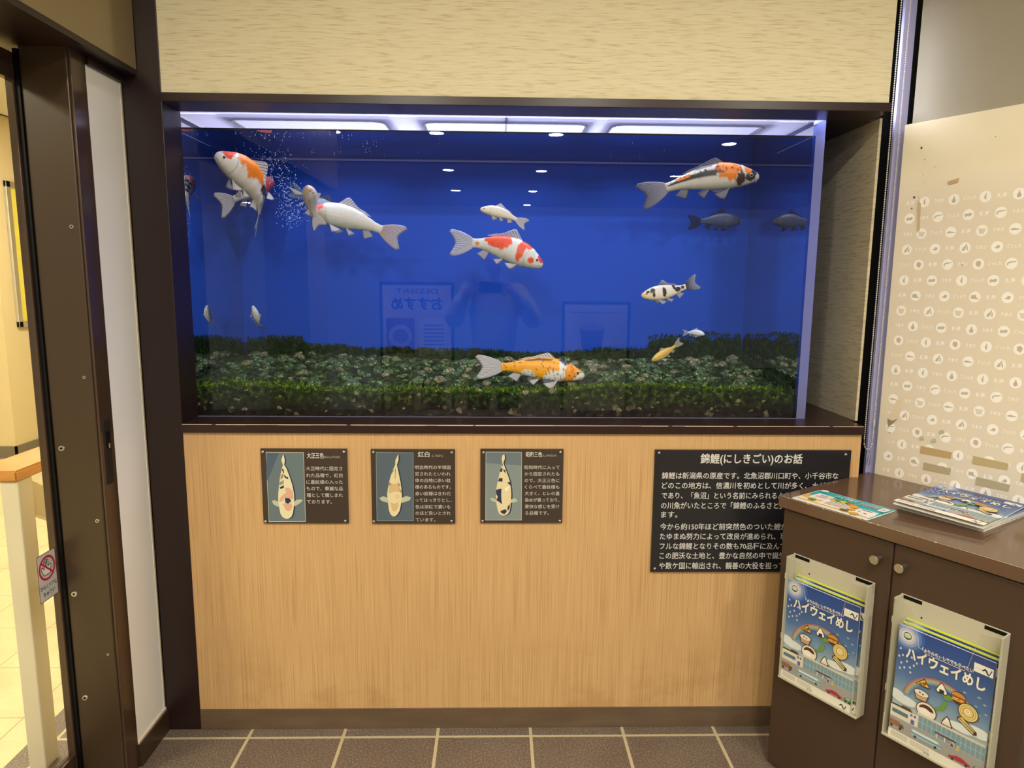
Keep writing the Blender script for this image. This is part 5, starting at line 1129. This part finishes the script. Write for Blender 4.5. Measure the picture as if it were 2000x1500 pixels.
def art2(fl, w_, z1):
    fl.rect(-.2, .2, z1-.09, z1-.085, '#3a3a40'); fl.poly([(-.07, z1-.2), (.13, z1-.2), (.1, z1-.4), (-.04, z1-.4)], '#6a5a50'); fl.disc(.03, z1-.2, .1, .03, '#c8b8a0'); fl.text('¥320', -.2, -.06, z1-.37, .05, '#2c2c34', .02)
menu_board(-.62, -3.05, .58, 1.44, 'standing dessert menu board mirrored in the tank glass left of the golden koi', art1)
menu_board(.78, -3.05, .54, 1.30, 'standing menu board with a price, mirrored in the tank glass at the right', art2)

# the photographer, mirrored in the tank glass
for nm, c in (('skin', (200, 160, 134)), ('jacket', (178, 170, 150)), ('trousers', (40, 42, 52)), ('hair', (24, 20, 18)), ('shirt', (150, 148, 140))): pbsdf(nm, rgb(*c), 0.7, 0, 0.2)
pbsdf('phone_dark', rgb(26, 27, 32), 0.25, 0, 0.5)
def skin_mesh(name, mat, vs, es, parent, levels=2, root=0):
    """vs: name -> (x, y, z, radius); one continuous skinned surface"""
    keys = list(vs); me = bpy.data.meshes.new(name); me.from_pydata([vs[k][:3] for k in keys], [(keys.index(a), keys.index(b)) for a, b in es], [])
    o = bpy.data.objects.new(name, me); COL.objects.link(o); md = o.modifiers.new('skin', 'SKIN'); md.use_smooth_shade = True
    if not me.skin_vertices: 
        me.attributes.new('skin', 'FLOAT', 'POINT')
    sv = me.skin_vertices[0].data
    for i, k in enumerate(keys):
        r_ = vs[k][3]; sv[i].radius = (r_, r_) if not isinstance(r_, tuple) else r_; sv[i].use_root = (i == root)
    o.modifiers.new('sub', 'SUBSURF').levels = levels; o.modifiers['sub'].render_levels = levels
    dg = bpy.context.evaluated_depsgraph_get(); dg.update(); m2 = bpy.data.meshes.new_from_object(o.evaluated_get(dg)); bpy.data.objects.remove(o)
    q = bpy.data.objects.new(name, m2); COL.objects.link(q); m2.materials.clear(); m2.materials.append(M[mat]); q.parent = parent
    for p in m2.polygons: p.use_smooth = True
    return q
PO = Vector((-0.02, -2.42, 0))
per = empty('person', PO); tag(per, 'person in a beige jacket raising a phone, mirrored in the middle of the tank glass', 'person')
B = {'pelvis': (0, 0, .92, (.15, .11)), 'waist': (0, -.01, 1.08, (.135, .10)), 'chest': (0, -.015, 1.27, (.155, .11)), 'collar': (0, -.01, 1.40, (.10, .075)), 'neck': (0, .005, 1.47, .052), 'jaw': (0, .035, 1.54, (.062, .07)), 'brow': (0, .03, 1.61, (.074, .088)), 'crown': (0, .015, 1.68, (.062, .075)), 'nose': (0, .118, 1.575, .012)}
E_ = [('pelvis', 'waist'), ('waist', 'chest'), ('chest', 'collar'), ('collar', 'neck'), ('neck', 'jaw'), ('jaw', 'brow'), ('brow', 'crown'), ('brow', 'nose')]
J = {'pelvis': (0, 0, .90, (.165, .125)), 'waist': (0, -.01, 1.06, (.165, .125)), 'chest': (0, -.015, 1.27, (.175, .130)), 'collar': (0, -.01, 1.40, (.12, .095)), 'neckline': (0, .0, 1.45, .07)}
JE = [('pelvis', 'waist'), ('waist', 'chest'), ('chest', 'collar'), ('collar', 'neckline')]
Tt = {'pelvis': (0, 0, .93, (.17, .125)), 'crotch': (0, 0, .82, (.15, .115))}; TE = [('pelvis', 'crotch')]
for sx, sd in ((-1, 'l'), (1, 'r')):
    hx = -.055 if sx < 0 else .015
    wr = (hx+sx*.115, .285, 1.375); pm = (hx+sx*.085, .338, 1.405)
    B.update({sd+'sh': (sx*.18, -.01, 1.385, .058), sd+'el': (sx*.285, .13, 1.16, .043), sd+'wr': (*wr, .028), sd+'palm': (*pm, (.030, .020)), sd+'hip': (sx*.095, 0, .86, .085), sd+'kn': (sx*.11, .02, .48, .056), sd+'an': (sx*.115, -.02, .09, .038), sd+'toe': (sx*.13, .13, .03, .032)})
    E_ += [('chest', sd+'sh'), (sd+'sh', sd+'el'), (sd+'el', sd+'wr'), (sd+'wr', sd+'palm'), ('pelvis', sd+'hip'), (sd+'hip', sd+'kn'), (sd+'kn', sd+'an'), (sd+'an', sd+'toe')]
    for k in range(4):
        z = 1.452-.021*k; ln = (.030, .034, .032, .026)[k]
        B[sd+'f%da' % k] = (pm[0]-sx*.012, .362, z, .0092); B[sd+'f%db' % k] = (pm[0]-sx*.030, .3745+.006, z+.002, .0085); B[sd+'f%dc' % k] = (pm[0]-sx*(.030+ln), .3785, z, .0072)
        E_ += [(sd+'palm', sd+'f%da' % k), (sd+'f%da' % k, sd+'f%db' % k), (sd+'f%db' % k, sd+'f%dc' % k)]
    B[sd+'ta'] = (pm[0]-sx*.006, .350, 1.376, .0115); B[sd+'tb'] = (pm[0]-sx*.028, .366, 1.362, .0095); B[sd+'tc'] = (pm[0]-sx*.052, .372, 1.372, .0078)
    E_ += [(sd+'palm', sd+'ta'), (sd+'ta', sd+'tb'), (sd+'tb', sd+'tc')]
    J.update({sd+'sh': (sx*.18, -.01, 1.385, .080), sd+'el': (sx*.285, .13, 1.16, .068), sd+'cuff': (wr[0]+sx*.02, wr[1]-.02, wr[2]-.025, .046)}); JE += [('chest', sd+'sh'), (sd+'sh', sd+'el'), (sd+'el', sd+'cuff')]
    Tt.update({sd+'hip': (sx*.095, 0, .80, .10), sd+'kn': (sx*.11, .02, .48, .078), sd+'hem': (sx*.115, -.015, .10, .066)}); TE += [('crotch', sd+'hip'), (sd+'hip', sd+'kn'), (sd+'kn', sd+'hem')]
skin_mesh('body', 'skin', B, E_, per)
skin_mesh('jacket', 'jacket', J, JE, per); skin_mesh('trousers', 'trousers', Tt, TE, per)
bm = bmesh.new(); bmesh.ops.create_uvsphere(bm, u_segments=28, v_segments=18, radius=1)
bmesh.ops.delete(bm, geom=[v for v in bm.verts if v.co.z < -.35+.75*max(0, v.co.y)], context='VERTS')
for v in bm.verts: v.co = Vector((v.co.x*.089, .012+v.co.y*.102, 1.625+v.co.z*.105))
finish(bm, 'hair', 'hair', per, smooth=True)
for sx in (-1, 1):
    bm = bmesh.new(); sph(bm, (sx*.030, .098, 1.602), .011, 12, 8); finish(bm, 'eye', 'bead_white', per, smooth=True)
    bm = bmesh.new(); bmesh.ops.create_uvsphere(bm, u_segments=12, v_segments=8, radius=1, matrix=Matrix.Translation((sx*.083, .02, 1.585)) @ Matrix.Diagonal((.010, .018, .030, 1))); finish(bm, 'ear', 'skin', per, smooth=True)
    bm = bmesh.new(); bx(bm, sx*.125-.048, sx*.125+.048, -.09, .17, .0, .085, .03); finish(bm, 'shoe', 'hair', per, smooth=True)
bm = bmesh.new(); bx(bm, -.024, .024, .100, .106, 1.540, 1.548, .002); finish(bm, 'mouth', 'skin', per)
ph_ = empty('phone', (PO.x-.02, -2.0395, 1.409)); tag(ph_, 'dark phone held sideways in both hands of the person, mirrored in the tank glass', 'phone')
bm = bmesh.new(); bx(bm, -.074, .074, -.004, .004, -.036, .036, .003); finish(bm, 'case', 'phone_dark', ph_)
bm = bmesh.new(); bx(bm, .040, .072, .0041, .006, .002, .034, .001); finish(bm, 'camera_bump', 'phone_dark', ph_)
